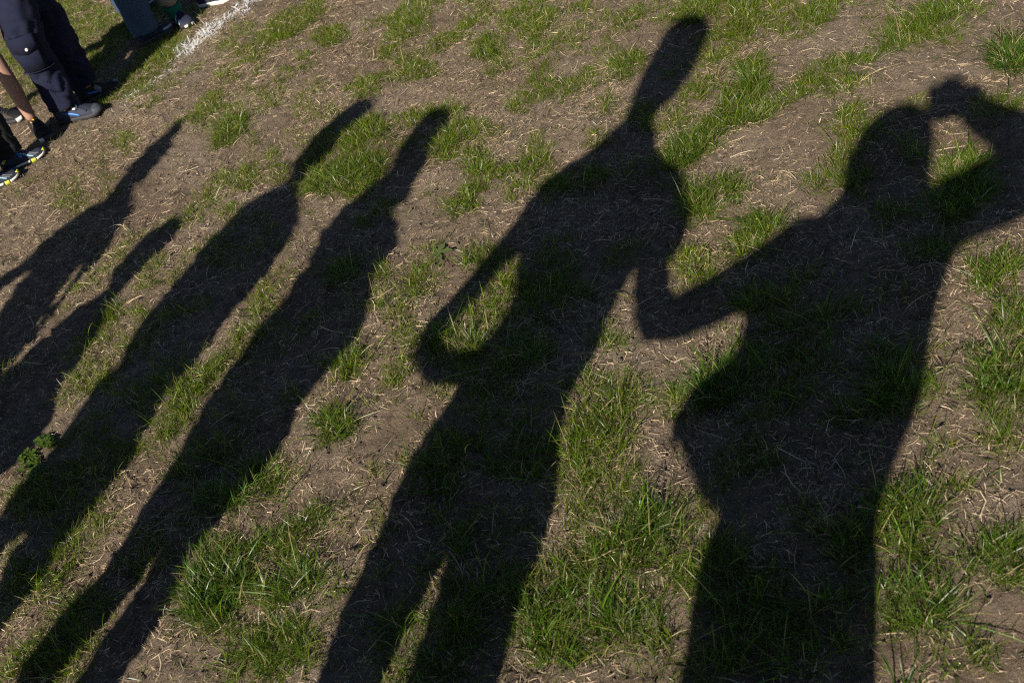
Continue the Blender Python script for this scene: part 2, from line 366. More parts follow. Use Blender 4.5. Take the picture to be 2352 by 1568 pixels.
P[0, 1] = """930 50 60 60 0 .65 4;840 130 60 50 0 .55 4;730 270 110 50 45 .65 4;640 360 100 60 30 .5 4;510 390 45 50 0 .85 5;420 560 80 40 40 .55 4;40 930 60 40 0 .65 5;850 190 60 60 0 .65 4;1040 260 90 50 40 .7 5;
1020 370 80 50 20 .7 5;1280 190 60 60 50 .55 5;1180 345 70 45 20 .65 5;1140 230 50 40 0 .35 4;1050 500 70 30 30 .55 5;780 550 60 60 30 .8 7;960 600 60 60 0 .75 6;820 450 40 40 0 .35 4;740 720 90 40 25 .55 6;
890 740 40 30 0 .45 5;640 800 60 70 50 .45 4;730 930 90 50 30 .7 5;600 1040 150 100 35 .85 6;490 1180 80 40 15 .65 6;1440 840 50 40 0 .55 6;1680 760 100 100 50 .8 6;1740 560 50 60 0 .65 5;1640 880 90 60 0 .65 5;
1460 980 130 70 35 .75 7;1330 1050 150 60 30 .8 7;1290 1160 130 80 40 .8 7;1280 1270 120 80 45 .8 6;1230 1380 80 50 0 .65 6;1080 1440 90 60 40 .75 6;1180 1390 80 40 0 .55 6;940 1520 20 30 0 .45 6;
1500 130 150 90 40 .65 5;1600 260 90 60 0 .55 5;1300 560 200 70 20 .55 5;1100 640 100 60 0 .65 5;1000 760 150 90 0 .55 5;900 830 100 60 0 .65 5;1200 930 150 60 0 .55 5;1180 1040 150 80 0 .55 6;800 1080 120 60 0 .55 5;
950 1180 150 80 0 .55 6;1050 1280 100 80 0 .45 5;700 1350 150 80 0 .55 5;800 1500 200 80 0 .65 6;700 620 80 60 0 .65 5;560 830 100 80 0 .65 5;420 870 60 50 0 .45 4;480 1440 120 40 30 .65 5;160 1310 80 60 0 .35 4;
120 1010 120 50 0 .45 4;1300 820 100 40 0 .35 4;1600 1130 120 80 0 .35 5;1620 1280 120 80 0 .55 6;1500 1480 200 100 0 .65 6;740 130 80 40 0 .35 4;560 20 120 50 0 .45 4;300 220 60 40 0 .35 4;200 490 90 60 0 .35 4"""
P[1, 1] = """230 260 60 40 0 .55 5;220 340 80 60 30 .45 5;60 400 70 40 0 .65 5;70 510 90 70 20 .8 6;60 690 120 60 20 .75 6;1190 130 80 50 20 .6 5;900 300 70 60 40 .75 7;1130 360 110 80 20 .85 7;1230 290 60 40 0 .45 6;
850 470 80 60 30 .55 7;960 450 60 50 0 .35 5;1080 480 50 70 0 .65 5;920 580 110 60 15 .8 7;1040 690 90 60 30 .6 5;1010 770 80 50 20 .55 5;980 890 60 40 0 .45 5;1010 970 110 60 25 .75 6;960 1030 80 50 20 .8 6;
1070 900 50 60 0 .45 5;1540 190 110 80 30 .8 7;1680 390 90 110 50 .9 6;1560 560 110 80 30 .65 6;1440 610 60 50 0 .55 6;1480 770 140 70 20 .7 9;1300 720 100 60 20 .75 9;1180 760 120 80 0 .75 8;1340 860 180 40 0 .75 7;
1280 1110 90 50 0 .6 5;1190 1100 60 60 0 .45 5;640 1410 80 40 20 .55 7;510 1480 40 60 0 .55 6;820 1180 70 30 20 .5 6;1010 1180 40 30 0 .35 8;1120 1270 50 40 0 .4 5;160 1540 80 30 0 .55 6;1220 1220 40 40 0 .25 5;
610 300 110 120 60 .8 8;430 300 70 50 0 .35 5;400 640 180 60 25 .5 5;140 880 100 50 30 .55 5;440 900 90 60 0 .55 5;270 1170 110 70 30 .65 5;620 720 60 40 0 .35 5;60 100 150 80 0 .55 5;80 1050 100 60 0 .45 5;
1680 150 110 50 0 .55 6;1450 470 120 50 30 .45 6;1540 930 180 90 0 .55 7;1480 1020 140 80 0 .55 7;1700 950 100 80 0 .65 7;1640 1140 150 80 0 .65 7;1550 1250 120 80 0 .45 6;1640 1320 120 60 0 .55 6;1350 1480 160 90 0 .8 7;
1500 1500 130 70 0 .65 7;300 740 120 50 0 .35 4;760 560 80 60 0 .45 5;1700 620 80 90 0 .65 7;100 1230 80 60 0 .35 5"""
P[2, 1] = """1630 90 150 90 30 .75 7;1700 20 80 50 0 .65 6;1450 180 80 40 0 .45 6;10 330 60 120 0 .85 6;670 730 100 60 30 .75 8;620 800 60 40 0 .75 6;500 1050 110 80 35 .8 8;780 1010 110 70 20 .65 6;770 1110 170 80 20 .8 8;
600 1250 210 90 20 .85 6;600 1350 200 70 20 .8 6;600 1440 220 80 10 .8 6;430 1500 110 70 0 .75 8;1120 1180 110 90 50 .8 7;1060 1270 80 30 0 .45 6;1570 500 80 50 0 .8 7;1350 600 70 30 0 .3 5;1430 680 80 30 0 .3 5;
1150 1010 60 40 0 .35 6;1130 1520 60 30 0 .45 6;620 1530 200 50 0 .75 6;300 110 150 60 35 .55 6;240 290 250 90 20 .65 6;790 140 150 60 20 .55 6;260 430 220 80 15 .75 7;480 440 120 60 0 .55 6;280 560 180 60 0 .55 7;
120 800 180 100 0 .65 8;100 900 140 80 0 .65 7;260 1130 120 80 0 .45 6;120 1270 130 60 0 .55 6;180 1440 180 100 0 .75 7;70 600 90 60 0 .45 6;1280 370 130 80 0 .55 6;1330 300 80 60 0 .65 6;1680 480 120 100 0 .85 8;
1640 720 120 80 0 .55 7;1640 880 110 60 0 .55 7;1640 1140 160 80 0 .55 8;1560 1330 120 60 0 .45 6;1620 1480 160 90 0 .65 7;1060 450 80 50 0 .25 5;1720 1330 80 60 0 .55 6;1170 1330 60 30 0 .35 6;1300 1080 60 40 0 .25 6"""
P[3, 1] = """1460 470 100 40 20 .45 8;1700 240 90 60 0 .55 7;1740 700 60 60 0 .85 8;1620 960 180 100 10 .85 9;1610 1110 200 100 0 .9 9;1500 1140 150 30 0 .55 9;1700 860 100 60 0 .65 8;1620 1300 160 70 0 .75 7;
1620 1470 180 80 0 .75 7;1180 1500 110 60 20 .8 7;1130 850 70 50 30 .55 8;1080 1090 90 60 0 .75 8;1400 840 80 20 0 .35 7;1200 660 50 40 0 .35 6;1160 1110 50 20 0 .35 6;1500 60 80 40 0 .3 6;
200 330 160 60 20 .65 7;80 460 130 80 0 .75 7;480 580 200 80 25 .75 9;200 640 200 80 0 .65 8;100 780 200 100 0 .65 7;300 800 150 80 0 .55 7;350 930 160 80 0 .55 7;900 460 120 60 0 .45 6;700 860 120 80 0 .45 6;
870 830 180 80 0 .65 8;820 1050 200 100 0 .85 9;900 1180 200 90 0 .85 8;640 1240 200 90 0 .75 8;200 1120 200 80 0 .65 7;70 1200 120 80 0 .75 7;1150 110 200 90 0 .65 8;150 950 200 80 0 .55 7;480 1330 120 40 0 .35 6"""
P[0, 2] = """60 270 60 40 0 .55 5;70 640 60 50 45 .55 5;120 560 60 40 0 .35 5;20 700 50 30 0 .55 5;700 310 70 60 40 .65 7;650 380 50 30 0 .45 6;680 490 100 70 30 .75 6;250 830 60 120 60 .6 8;430 800 80 40 0 .55 5;
330 970 80 60 20 .55 6;260 1030 90 50 20 .45 5;450 1020 120 50 20 .55 5;820 400 40 40 0 .45 5;60 1120 80 50 30 .65 5;150 1380 120 80 35 .75 5;80 1500 110 70 0 .75 5;300 1240 60 60 45 .55 5;540 1380 150 70 40 .8 7;
440 1520 120 70 0 .75 6;760 1140 60 40 40 .45 5;1640 640 120 90 30 .9 8;1470 570 90 70 40 .65 9;1700 200 90 90 40 .65 10;1680 310 70 40 0 .45 6;1450 1120 180 80 0 .8 8;1720 1250 90 110 0 .85 8;1650 1420 130 80 0 .8 8;
1560 1200 80 60 0 .55 6;900 450 60 40 0 .3 4;1300 100 140 120 0 .75 7;1500 270 130 100 0 .85 10;1000 530 120 80 0 .55 6;1090 650 150 70 0 .55 6;930 740 150 80 0 .55 6;600 100 250 100 0 .65 6;400 250 200 90 0 .75 6;
250 230 150 100 0 .65 6;180 330 120 80 0 .65 6;480 420 120 80 0 .55 6;150 750 100 120 0 .65 7;640 1000 130 100 0 .75 7;560 1150 130 100 0 .75 7;400 1280 130 90 0 .85 7;270 1430 150 90 0 .85 7;1250 450 100 80 0 .35 6;
300 520 80 60 0 .45 5;100 950 90 100 0 .65 6;340 1090 70 40 0 .35 4"""
P[1, 2] = """60 90 90 120 60 .75 8;120 280 60 60 0 .55 6;180 110 80 60 40 .65 8;150 170 80 40 0 .55 7;380 410 110 60 20 .8 8;250 520 150 70 35 .85 8;100 600 150 90 0 .9 8;580 340 100 40 40 .45 8;640 280 40 60 0 .45 10;
800 130 90 50 20 .6 6;1050 60 40 60 0 .55 6;620 500 50 50 0 .55 6;800 510 40 80 0 .65 5;780 620 50 60 0 .55 5;270 880 200 110 10 .85 9;100 960 120 80 0 .75 8;370 780 60 80 0 .75 10;650 870 80 80 0 .65 5;
600 930 50 40 0 .45 5;540 1070 90 40 20 .55 6;620 1040 40 40 0 .55 5;150 1200 170 90 0 .85 8;150 1330 200 110 0 .9 8;330 1380 100 80 0 .75 8;350 1220 100 40 0 .55 7;60 1480 120 80 0 .75 8;430 1300 60 30 0 .45 6;
1170 1060 50 110 60 .55 5;1120 1150 80 40 0 .65 8;1090 1290 60 80 60 .65 5;1010 1440 90 70 0 .75 8;970 1540 110 40 0 .75 8;880 340 40 40 0 .55 5;1250 80 180 80 0 .85 8;1220 230 150 90 0 .75 8;1600 60 150 80 0 .65 7;
1200 330 120 50 0 .75 7;950 440 110 60 0 .55 6;1350 480 150 80 0 .65 8;1550 590 150 80 0 .65 8;1550 420 80 60 0 .45 7;830 730 120 80 0 .45 6;780 830 130 60 0 .55 6;1280 740 150 60 0 .55 7;1500 850 150 80 0 .65 7;
1350 900 150 60 0 .55 7;960 1120 140 80 0 .65 8;950 1260 110 80 0 .65 8;1380 1100 150 120 0 .85 8;1300 1400 160 120 0 .85 9;1500 1230 150 90 0 .65 8;1600 960 140 80 0 .65 8;1680 420 80 80 0 .45 7;1700 900 80 60 0 .65 7;
1450 1530 150 60 0 .65 8;330 1100 80 40 0 .4 5"""
P[2, 2] = """420 60 120 80 0 .75 7;640 100 170 110 0 .8 7;650 230 130 80 0 .8 7;470 320 130 110 50 .75 6;430 440 80 80 0 .55 6;880 280 90 90 0 .7 8;1000 420 180 100 40 .75 11;780 540 240 120 20 .85 9;1260 290 130 60 -25 .85 6;
1360 390 80 50 -20 .75 6;1130 530 120 50 20 .55 8;330 720 150 120 50 .8 8;560 700 130 90 0 .8 8;850 700 220 90 0 .8 8;1180 720 110 120 0 .75 8;1200 840 90 80 0 .8 7;420 870 200 80 0 .75 7;700 830 200 70 0 .65 7;
980 830 120 70 0 .55 7;200 1010 170 120 0 .85 9;220 1150 190 110 0 .9 8;280 1290 160 110 0 .9 9;110 1200 100 80 0 .65 8;700 1050 170 120 0 .85 10;700 1180 180 110 0 .85 8;660 1290 150 60 0 .75 6;1040 1130 90 80 0 .55 9;
960 1230 130 80 0 .65 8;1030 1340 120 60 0 .55 7;900 1440 90 70 0 .7 7;1080 1480 90 70 0 .55 7;1210 960 60 60 0 .55 7;300 1360 150 60 0 .75 8;60 60 120 100 0 .85 8;180 180 140 100 0 .55 7;80 420 80 80 0 .55 6;
150 260 100 60 0 .45 6;60 760 100 100 0 .55 7;50 870 110 60 0 .75 7;1500 90 130 80 0 .55 7;1450 190 70 80 0 .45 7;1700 30 100 60 0 .75 7;1450 680 160 120 0 .75 8;1500 830 200 100 0 .65 8;1650 1000 170 110 0 .75 9;
1400 1050 150 100 0 .65 8;1450 1250 200 120 0 .65 8;1400 1450 200 100 0 .65 8;1680 1250 120 90 0 .55 8;1600 760 80 60 0 .55 8;1350 620 60 80 0 .65 8"""
P[3, 2] = """930 250 180 80 10 .8 9;900 370 160 90 0 .9 8;1000 450 170 110 0 .9 9;1250 230 170 60 15 .7 8;900 580 110 80 0 .85 8;1000 640 120 60 0 .85 8;1130 620 130 80 0 .65 9;1230 580 120 60 30 .45 11;1480 640 180 90 0 .85 9;
1690 680 130 110 0 .9 9;1350 800 200 70 0 .75 8;1480 900 120 60 0 .65 7;1650 820 150 50 0 .65 8;930 980 160 90 0 .85 10;1020 1100 190 100 0 .95 9;950 1200 160 50 0 .85 8;1200 1130 170 60 20 .75 9;1180 970 120 80 0 .75 9;
1330 1300 130 60 0 .7 8;1320 1400 130 60 0 .6 8;1480 1380 60 90 0 .55 8;1190 1480 90 60 0 .45 8;1000 1480 120 30 50 .3 14;880 880 60 60 0 .55 8;250 420 120 80 0 .75 7;480 550 170 90 0 .65 8;600 600 160 90 0 .8 8;
500 680 140 60 0 .75 8;60 830 130 100 0 .75 7;650 380 120 80 0 .55 7;150 1020 190 100 0 .65 8;500 960 180 80 0 .75 8;430 1060 120 60 0 .65 8;170 1180 200 100 0 .65 8;400 1330 180 110 0 .65 8;150 1420 200 100 0 .65 8;
520 1470 150 60 0 .45 8;560 50 140 50 0 .45 7;30 30 60 60 0 .75 7"""

# tufts that stand alone: tile, entry, label
TUFTS = [
 (0, 2, "1480 880 230 190 30 1 10", "big dark green tuft of long blades between two leg shadows at lower left"),
 (1, 1, "530 1350 110 110 60 .95 8", "round tuft alone on bare soil between the second and third standing shadows"),
 (2, 1, "1240 210 130 110 0 1 5", "short bright tuft in the sunlit notch above the bent elbow shadow"),
 (3, 0, "1330 1130 130 80 20 .95 8", "tuft in the small sunlit hole between head shadow and raised arm shadow"),
 (1, 1, "660 930 130 75 38 .95 7", "tuft leaning over the hip edge of the narrow shadow left of centre"),
 (3, 0, "1700 360 120 110 30 .95 9", "long bladed tuft cut by the right picture edge above the camera shadow"),
 (3, 1, "1540 310 150 120 20 .9 8", "spiky tuft on sunlit soil just right of the largest shadow's armpit"),
 (2, 0, "1260 1400 100 100 50 .95 7", "bright tuft touching the right elbow of the tall central shadow"),
 (2, 0, "1200 1000 140 70 25 .9 8", "spreading tuft beside the neck of the tall central shadow"),
 (2, 1, "1450 1030 190 120 30 .85 11", "tall wispy tuft half inside the largest shadow at its hip"),
 (0, 2, "470 620 110 110 60 .9 7", "tuft in the sunlit strip between the two leg shadows at bottom left"),
 (1, 0, "520 235 90 60 15 .85 5", "small neat tuft on bare soil near the top, right of the white line"),
 (1, 0, "1590 310 90 60 15 .85 6", "small star shaped tuft on bare soil left of the tall shadow's head"),
 (2, 0, "780 430 110 60 25 .85 6", "tuft just left of the tall central shadow's head"),
 (0, 0, "1580 870 120 60 35 .85 6", "tuft right of the tip of the leftmost head shadow"),
 (3, 1, "1670 650 110 110 40 .9 8", "yellowish tuft at the right picture edge beside the largest shadow's waist"),
]
def parse(c, r, s):
    x, y, rx, ry, rot, dens, ln = [float(k) for k in s.split()]
    px, py = 588 * c + x / 3, 522.6 * r + y / 3
    a = math.radians(rot)
    far = r == 0                                   # the far turf is thicker and shorter
    return px, py, rx / 3 * (1.12 if far else 1), ry / 3 * (1.15 if far else 1), a, min(1, dens * (1.18 if far else 1.04)), ln / 100 * (0.53 if far else 0.48)
def px_ellipse(px, py, rx, ry, a):
    c = at(px, py)[:2]
    u = at(px + rx * math.cos(a), py - rx * math.sin(a))[:2] - c
    v = at(px + ry * math.sin(a), py + ry * math.cos(a))[:2] - c
    return c, u, v

def grow(patches, per_m2=10800):
    """clump centres with blades radiating from each"""
    B, D, L, W, BE, T = [], [], [], [], [], []
    for px, py, rx, ry, a, dens, ln in patches:
        py = py + 300 * ln                      # blades rise above their foot
        c, u, v = px_ellipse(px, py, rx, ry, a)
        area = math.pi * abs(u[0] * v[1] - u[1] * v[0])
        n = max(3, int(area * per_m2 * dens ** 1.3))
        rr = np.sqrt(rng.random(n)) ** 1.15 * 1.06; th = rng.random(n) * 2 * math.pi
        cen = c + (rr * np.cos(th))[:, None] * u + (rr * np.sin(th))[:, None] * v
        cen += rng.normal(0, 0.008, cen.shape)
        warp = vnoise(cen[:, 0] * 24 + 3, cen[:, 1] * 24 + 8)
        cen = cen[warp > -0.22 - 0.4 * (dens - .5)]; n = len(cen)
        if not n: continue
        rad = np.linalg.norm(cen - c, axis=1)
        k = rng.integers(6, 15, n)
        idx = np.repeat(np.arange(n), k); m = len(idx)
        b = cen[idx] + rng.normal(0, 0.009, (m, 2))
        az = np.repeat(rng.random(n) * 2 * math.pi, k) + rng.normal(0, 1.1, m)
        lean = np.abs(rng.normal(0.62, 0.36, m))
        out = (b - c) / (np.linalg.norm(b - c, axis=1, keepdims=True) + 0.02)
        hd = np.stack([np.cos(az), np.sin(az)], 1) + 0.75 * out
        d = np.concatenate([hd * np.tan(np.clip(lean, 0, 1.25))[:, None] * 0.55, np.ones((m, 1))], 1)
        l = ln * np.exp(rng.normal(-0.12, 0.38, m)) * np.where(rng.random(m) < 0.12, 1.45, 1.0) * 0.95
        l = np.clip(l, 0.012, 0.19)
        w = np.clip((0.0011 + 0.011 * l) * rng.uniform(0.55, 1.4, m), 0.0008, 0.0032)
        be = np.concatenate([hd * rng.uniform(0.05, 0.55, (m, 1)), -rng.uniform(0.05, 0.55, (m, 1))], 1)
        z = ground_z(b[:, 0], b[:, 1]) - 0.004
        B.append(np.concatenate([b, z[:, None]], 1)); D.append(d); L.append(l); W.append(w); BE.append(be)
        cool = np.clip((ln - 0.025) / 0.025, 0, 1)
        base = np.array([0.100, 0.140, 0.006]) * (1 - cool) + np.array([0.052, 0.102, 0.009]) * cool
        t = base * np.exp(rng.normal(0, 0.26, (m, 1))) * np.repeat(np.exp(rng.normal(0, 0.15, n)), k)[:, None]
        hue = rng.normal(0, 0.16, m); t[:, 0] *= np.exp(hue); t[:, 2] *= np.exp(-0.4 * hue)
        dead = rng.random(m) < 0.13
        t[dead] = np.array([0.27, 0.22, 0.10]) * np.exp(rng.normal(0, 0.3, (dead.sum(), 1)))
        T.append(t)
    return [np.concatenate(x) for x in (B, D, L, W, BE, T)]

allp = [parse(c, r, s) for (c, r), txt in P.items() for s in txt.replace('\n', '').split(';') if s.strip()]
gB, gD, gL, gW, gBE, gT = grow(allp)
# thin growth everywhere, and lawn beyond the picture edges
n0 = 13000
bx = np.stack([rng.uniform(-5.6, 1.2, n0), rng.uniform(0.2, 5.6, n0)], 1)
bx = bx[vnoise(bx[:, 0] * 4.3 + 70, bx[:, 1] * 4.3 + 20) + .08 * (bx[:, 1] - 2) > -0.08]
k0 = rng.integers(1, 5, len(bx)); ix = np.repeat(np.arange(len(bx)), k0); m0 = len(ix)
b0 = bx[ix] + rng.normal(0, 0.012, (m0, 2)); h0 = rng.normal(0, 0.8, (m0, 2))
gB = np.concatenate([gB, np.concatenate([b0, ground_z(b0[:, 0], b0[:, 1])[:, None] - 0.003], 1)])
gD = np.concatenate([gD, np.concatenate([h0, np.ones((m0, 1))], 1)])
gL = np.concatenate([gL, rng.uniform(0.012, 0.035, m0)]); gW = np.concatenate([gW, rng.uniform(0.0014, 0.003, m0)])
gBE = np.concatenate([gBE, np.concatenate([h0 * 0.3, -rng.uniform(0, 0.4, (m0, 1))], 1)])
gT = np.concatenate([gT, np.array([0.10, 0.13, 0.03]) * np.exp(rng.normal(0, 0.3, (m0, 1)))])
tall = gL > 0.024
tag(ribbons('grass', *[a[tall] for a in (gB, gD, gL, gW, gBE, gT)], GRASS), kind='stuff')
tag(ribbons('short_grass', *[a[~tall] for a in (gB, gD, gL, gW, gBE, gT)], GRASS, segs=2), kind='stuff')
for c, r, s, lab in TUFTS:
    e = parse(c, r, s); o_ = grow([e], 13500)
    cen = at(e[0], e[1] + 300 * e[6]); cen[2] = float(ground_z(cen[0], cen[1]))
    t = ribbons('grass_tuft', o_[0] - cen, *o_[1:], GRASS)
    t.location = cen
    tag(t, lab, 'grass tuft', 'grass tufts standing alone')

# ---------------------------------------------------------------- dry straw and litter
def litter(name, n, lo, hi, wlo, whi, tones, lift, area=(-5.0, 0.7, 0.45, 4.7), curl=0.14, segs=2):
    xy = np.stack([rng.uniform(area[0], area[1], int(n * 1.6)), rng.uniform(area[2], area[3], int(n * 1.6))], 1)
    dens = 0.55 + vnoise(xy[:, 0] * 5 + 11, xy[:, 1] * 5 + 90) + 0.8 * vnoise(xy[:, 0] * 19, xy[:, 1] * 19 + 6)
    xy = xy[rng.random(len(xy)) < np.clip(dens, 0.06, 1)][:n]; n = len(xy)
    a = rng.random(n) * 2 * math.pi
    l = np.exp(rng.uniform(math.log(lo), math.log(hi), n)); w = rng.uniform(wlo, whi, n)
    cs, sn = np.cos(a), np.sin(a)
    zz = np.max([ground_z(xy[:, 0] + cs * l * t, xy[:, 1] + sn * l * t) for t in (0, .25, .5, .75, 1)], axis=0)   # rests on the highest bumps below it
    d = np.stack([cs, sn, rng.normal(0, lift, n)], 1)
    z0 = zz + rng.uniform(0.0006, 0.002, n) + np.maximum(0, -d[:, 2]) * l * .8
    be = np.stack([rng.normal(0, .06, n), rng.normal(0, .06, n), np.zeros(n)], 1)
    b = np.concatenate([xy, z0[:, None]], 1)
    tn = np.array(tones)[rng.integers(0, len(tones), n)] * np.exp(rng.normal(0, 0.25, (n, 1)))
    o = ribbons(name, b, d, l, w, be, tn, STRAW, segs=segs, twist=rng.normal(0, 0.5, n), curl=rng.normal(0, curl, n))
    tag(o, kind='stuff'); return o
tan_ = [(0.47, 0.345, 0.215), (0.55, 0.42, 0.275), (0.38, 0.28, 0.18), (0.29, 0.215, 0.14), (0.62, 0.49, 0.34)]
litter('dry_straw', 135000, 0.008, 0.036, 0.0009, 0.0019, tan_, 0.12, curl=0.07)
litter('dead_fibre', 180000, 0.004, 0.015, 0.001, 0.002, tan_, 0.3, segs=1)
litter('long_straw', 5000, 0.04, 0.09, 0.0012, 0.0024, tan_, 0.06, curl=0.1, segs=3)
litter('leaf_litter', 30000, 0.006, 0.02, 0.002, 0.0042, [(0.07, 0.05, 0.035), (0.11, 0.08, 0.055), (0.16, 0.12, 0.085), (0.09, 0.08, 0.04)], 0.3)
# little upright stubble
ns = 9000
sx = np.stack([rng.uniform(-5.3, 0.9, ns), rng.uniform(0.35, 5.2, ns)], 1)
sx = sx[vnoise(sx[:, 0] * 7 + 1, sx[:, 1] * 7 + 44) > -0.05]; ns = len(sx)
hs = rng.normal(0, 0.7, (ns, 2))
tag(ribbons('dead_stubble', np.concatenate([sx, ground_z(sx[:, 0], sx[:, 1])[:, None] - 0.002], 1), np.concatenate([hs, np.ones((ns, 1))], 1), rng.uniform(0.008, 0.026, ns),
    rng.uniform(0.0014, 0.0028, ns), np.concatenate([hs * 0.3, -np.full((ns, 1), 0.2)], 1), np.array(tan_)[rng.integers(0, 5, ns)] * np.exp(rng.normal(0, .25, (ns, 1))), STRAW, segs=2), kind='stuff')
# crumbs of soil and tiny pebbles
nc = 44000
cx_ = np.stack([rng.uniform(-4.9, 0.6, nc), rng.uniform(0.5, 4.5, nc)], 1)
cr = np.clip(np.exp(rng.normal(math.log(0.0036), 0.45, nc)), 0.0016, 0.012)
pyr = np.array([(1, 0, -.3), (0, 1, -.3), (-1, 0, -.3), (0, -1, -.3), (0, 0, .75)], float)
of = np.array([(0, 1, 4), (1, 2, 4), (2, 3, 4), (3, 0, 4)])
cv = pyr[None] * cr[:, None, None] * rng.uniform(0.55, 1.35, (nc, 5, 1)); ca = rng.random(nc) * 6.28
cv[:, 4, :2] += rng.normal(0, .25, (nc, 2)) * cr[:, None]
cv = np.stack([cv[..., 0] * np.cos(ca)[:, None] - cv[..., 1] * np.sin(ca)[:, None], cv[..., 0] * np.sin(ca)[:, None] + cv[..., 1] * np.cos(ca)[:, None], cv[..., 2]], -1)
cv += np.concatenate([cx_, ground_z(cx_[:, 0], cx_[:, 1])[:, None]], 1)[:, None, :]
tag(link('soil_crumbs', quick_mesh('soil_crumbs', cv.reshape(-1, 3), 3, (of[None] + (np.arange(nc) * 5)[:, None, None]).ravel()), SOIL, smooth=False), kind='stuff')

# ---------------------------------------------------------------- the white sprayed line
WL = ["860 660 110 45 30 .26 3.5", "950 590 80 35 30 .22 3.5", "1260 350 60 45 30 .6 4", "1370 270 110 36 40 .65 4", "1460 185 60 40 40 .8 5", "1640 80 110 28 45 .6 4", "1150 480 60 14 30 .25 3", "1700 20 60 26 45 .45 4", "1530 150 60 16 40 .2 3", "1310 310 80 36 40 .45 4", "900 640 60 30 30 .12 3"]
wB = grow([parse(0, 0, s) for s in WL], 2300)
tone = np.full((len(wB[0]), 3), 0.78) * np.exp(rng.normal(0, 0.1, (len(wB[0]), 1)))
wB[3][:] = np.clip(wB[3] * 1.3, 0.0015, 0.004)
tag(ribbons('white_line', *[wB[i] for i in range(5)], tone, PAINT), kind='stuff')
# paint caught on the soil crumbs and litter
nw = 1300
wl = np.array([at(588 * 0 + x / 3, y / 3)[:2] for x, y in ((860, 690), (1100, 520), (1240, 380), (1400, 260), (1480, 190), (1600, 110), (1720, 20), (1790, -40))])
seg = rng.choice(7, nw, p=[.07, .05, .14, .25, .19, .16, .14]); tt = np.clip(rng.random(nw) + .12 * np.sin(rng.random(nw) * 9), 0, 1)[:, None]
pw = wl[seg] * (1 - tt) + wl[seg + 1] * tt + rng.normal(0, 0.024, (nw, 2))
aw = rng.random(nw) * 6.28
tag(ribbons('white_line_litter', np.concatenate([pw, (ground_z(pw[:, 0], pw[:, 1]) + rng.uniform(0.002, 0.007, nw))[:, None]], 1), np.stack([np.cos(aw), np.sin(aw), rng.normal(0, .2, nw)], 1),
    rng.uniform(0.005, 0.022, nw), rng.uniform(0.0008, 0.0026, nw), rng.normal(0, .1, (nw, 3)), np.full((nw, 3), 0.74), PAINT, segs=2, twist=rng.normal(0, 0.4, nw)), kind='stuff')

# ---------------------------------------------------------------- clover and broad-leaved weeds
def leaf_mesh(mb, c, heading, tilt, l, w, cup=0.12):
    f = np.array([math.cos(heading) * math.cos(tilt), math.sin(heading) * math.cos(tilt), math.sin(tilt)]); s = np.array([-math.sin(heading), math.cos(heading), 0]); u = np.cross(f, s)
    rows = []
    for t, k in ((0, .12), (.25, .7), (.55, 1), (.8, .8), (1, .1)):
        rows.append([c + f * l * t - s * w / 2 * k + u * cup * w * k, c + f * l * t + u * (-0.0), c + f * l * t + s * w / 2 * k + u * cup * w * k])
    b = len(mb.v)
    mb.v += [tuple(p) for r in rows for p in r]
    for i in range(4):
        for j in (0, 1): mb.f.append((b + 3 * i + j, b + 3 * i + j + 1, b + 3 * i + j + 4, b + 3 * i + j + 3))
def set_tone(o, col, var=0.2):
    me = o.data; a = me.attributes.new('tone', 'FLOAT_COLOR', 'POINT'); c = np.ones((len(me.vertices), 4), np.float32)
    c[:, :3] = np.array(col) * np.exp(rng.normal(0, var, (len(me.vertices), 1))); a.data.foreach_set('color', c.ravel())
def clover(px, py, rx, ry, n, lab):
    c, u, v = px_ellipse(px, py, rx, ry, 0)
    root = empty('clover', (c[0], c[1], float(ground_z(c[0], c[1])))); tag(root, lab, 'clover', 'clover patches')
    stems = MB(); mb = MB()
    for _ in range(n):
        r, t = math.sqrt(rng.random()), rng.random() * 6.28
        p = c + r * math.cos(t) * u + r * math.sin(t) * v; z = float(ground_z(*p)); h = rng.uniform(0.004, 0.014)
        stems.tube([(p[0], p[1], z), (p[0] + 0.004, p[1], z + h)], 0.0008, 4, False)
        a0 = rng.random() * 6.28
        for k in range(3): leaf_mesh(mb, np.array([p[0] + .004, p[1], z + h]), a0 + k * 2.09, rng.uniform(0.0, 0.5), rng.uniform(0.006, 0.010), rng.uniform(0.006, 0.010))
    o = mb.build('leaf', CLOVER, root); set_tone(o, (0.06, 0.1, 0.012)); o['kind'] = 'stuff'
    o = stems.build('stem', CLOVER, root); set_tone(o, (0.1, 0.13, 0.04)); o['kind'] = 'stuff'
clover(72, 1072, 28, 40, 90, 'leafy clover patch in the sunlit sliver at the left picture edge')
clover(103, 1015, 22, 14, 60, 'small clover clump at the tip of the sunlit sliver near the left edge')
def weed(px, py, lab, specs):
    c = at(px, py); c[2] = float(ground_z(c[0], c[1])); root = empty('broadleaf_weed', c); tag(root, lab, 'weed', 'broad leaved weeds')
    for hd, l, w, tl in specs:
        mb = MB(); leaf_mesh(mb, c + np.array([0, 0, 0.006]), hd, tl, l, w, 0.15); o = mb.build('leaf', CLOVER, root); set_tone(o, (0.10, 0.13, 0.04), 0.1)
weed(1010, 588, 'flat pale green weed rosette on bare soil left of the central shadow\'s shoulder', [(0.2, .042, .02, .05), (1.4, .036, .018, .1), (2.6, .03, .016, .1), (5.2, .045, .016, .05), (4.2, .028, .014, .1)])
weed(752, 212, 'two leaved weed on bare soil above the second head shadow', [(0.5, .045, .02, .12), (3.4, .03, .016, .1)])

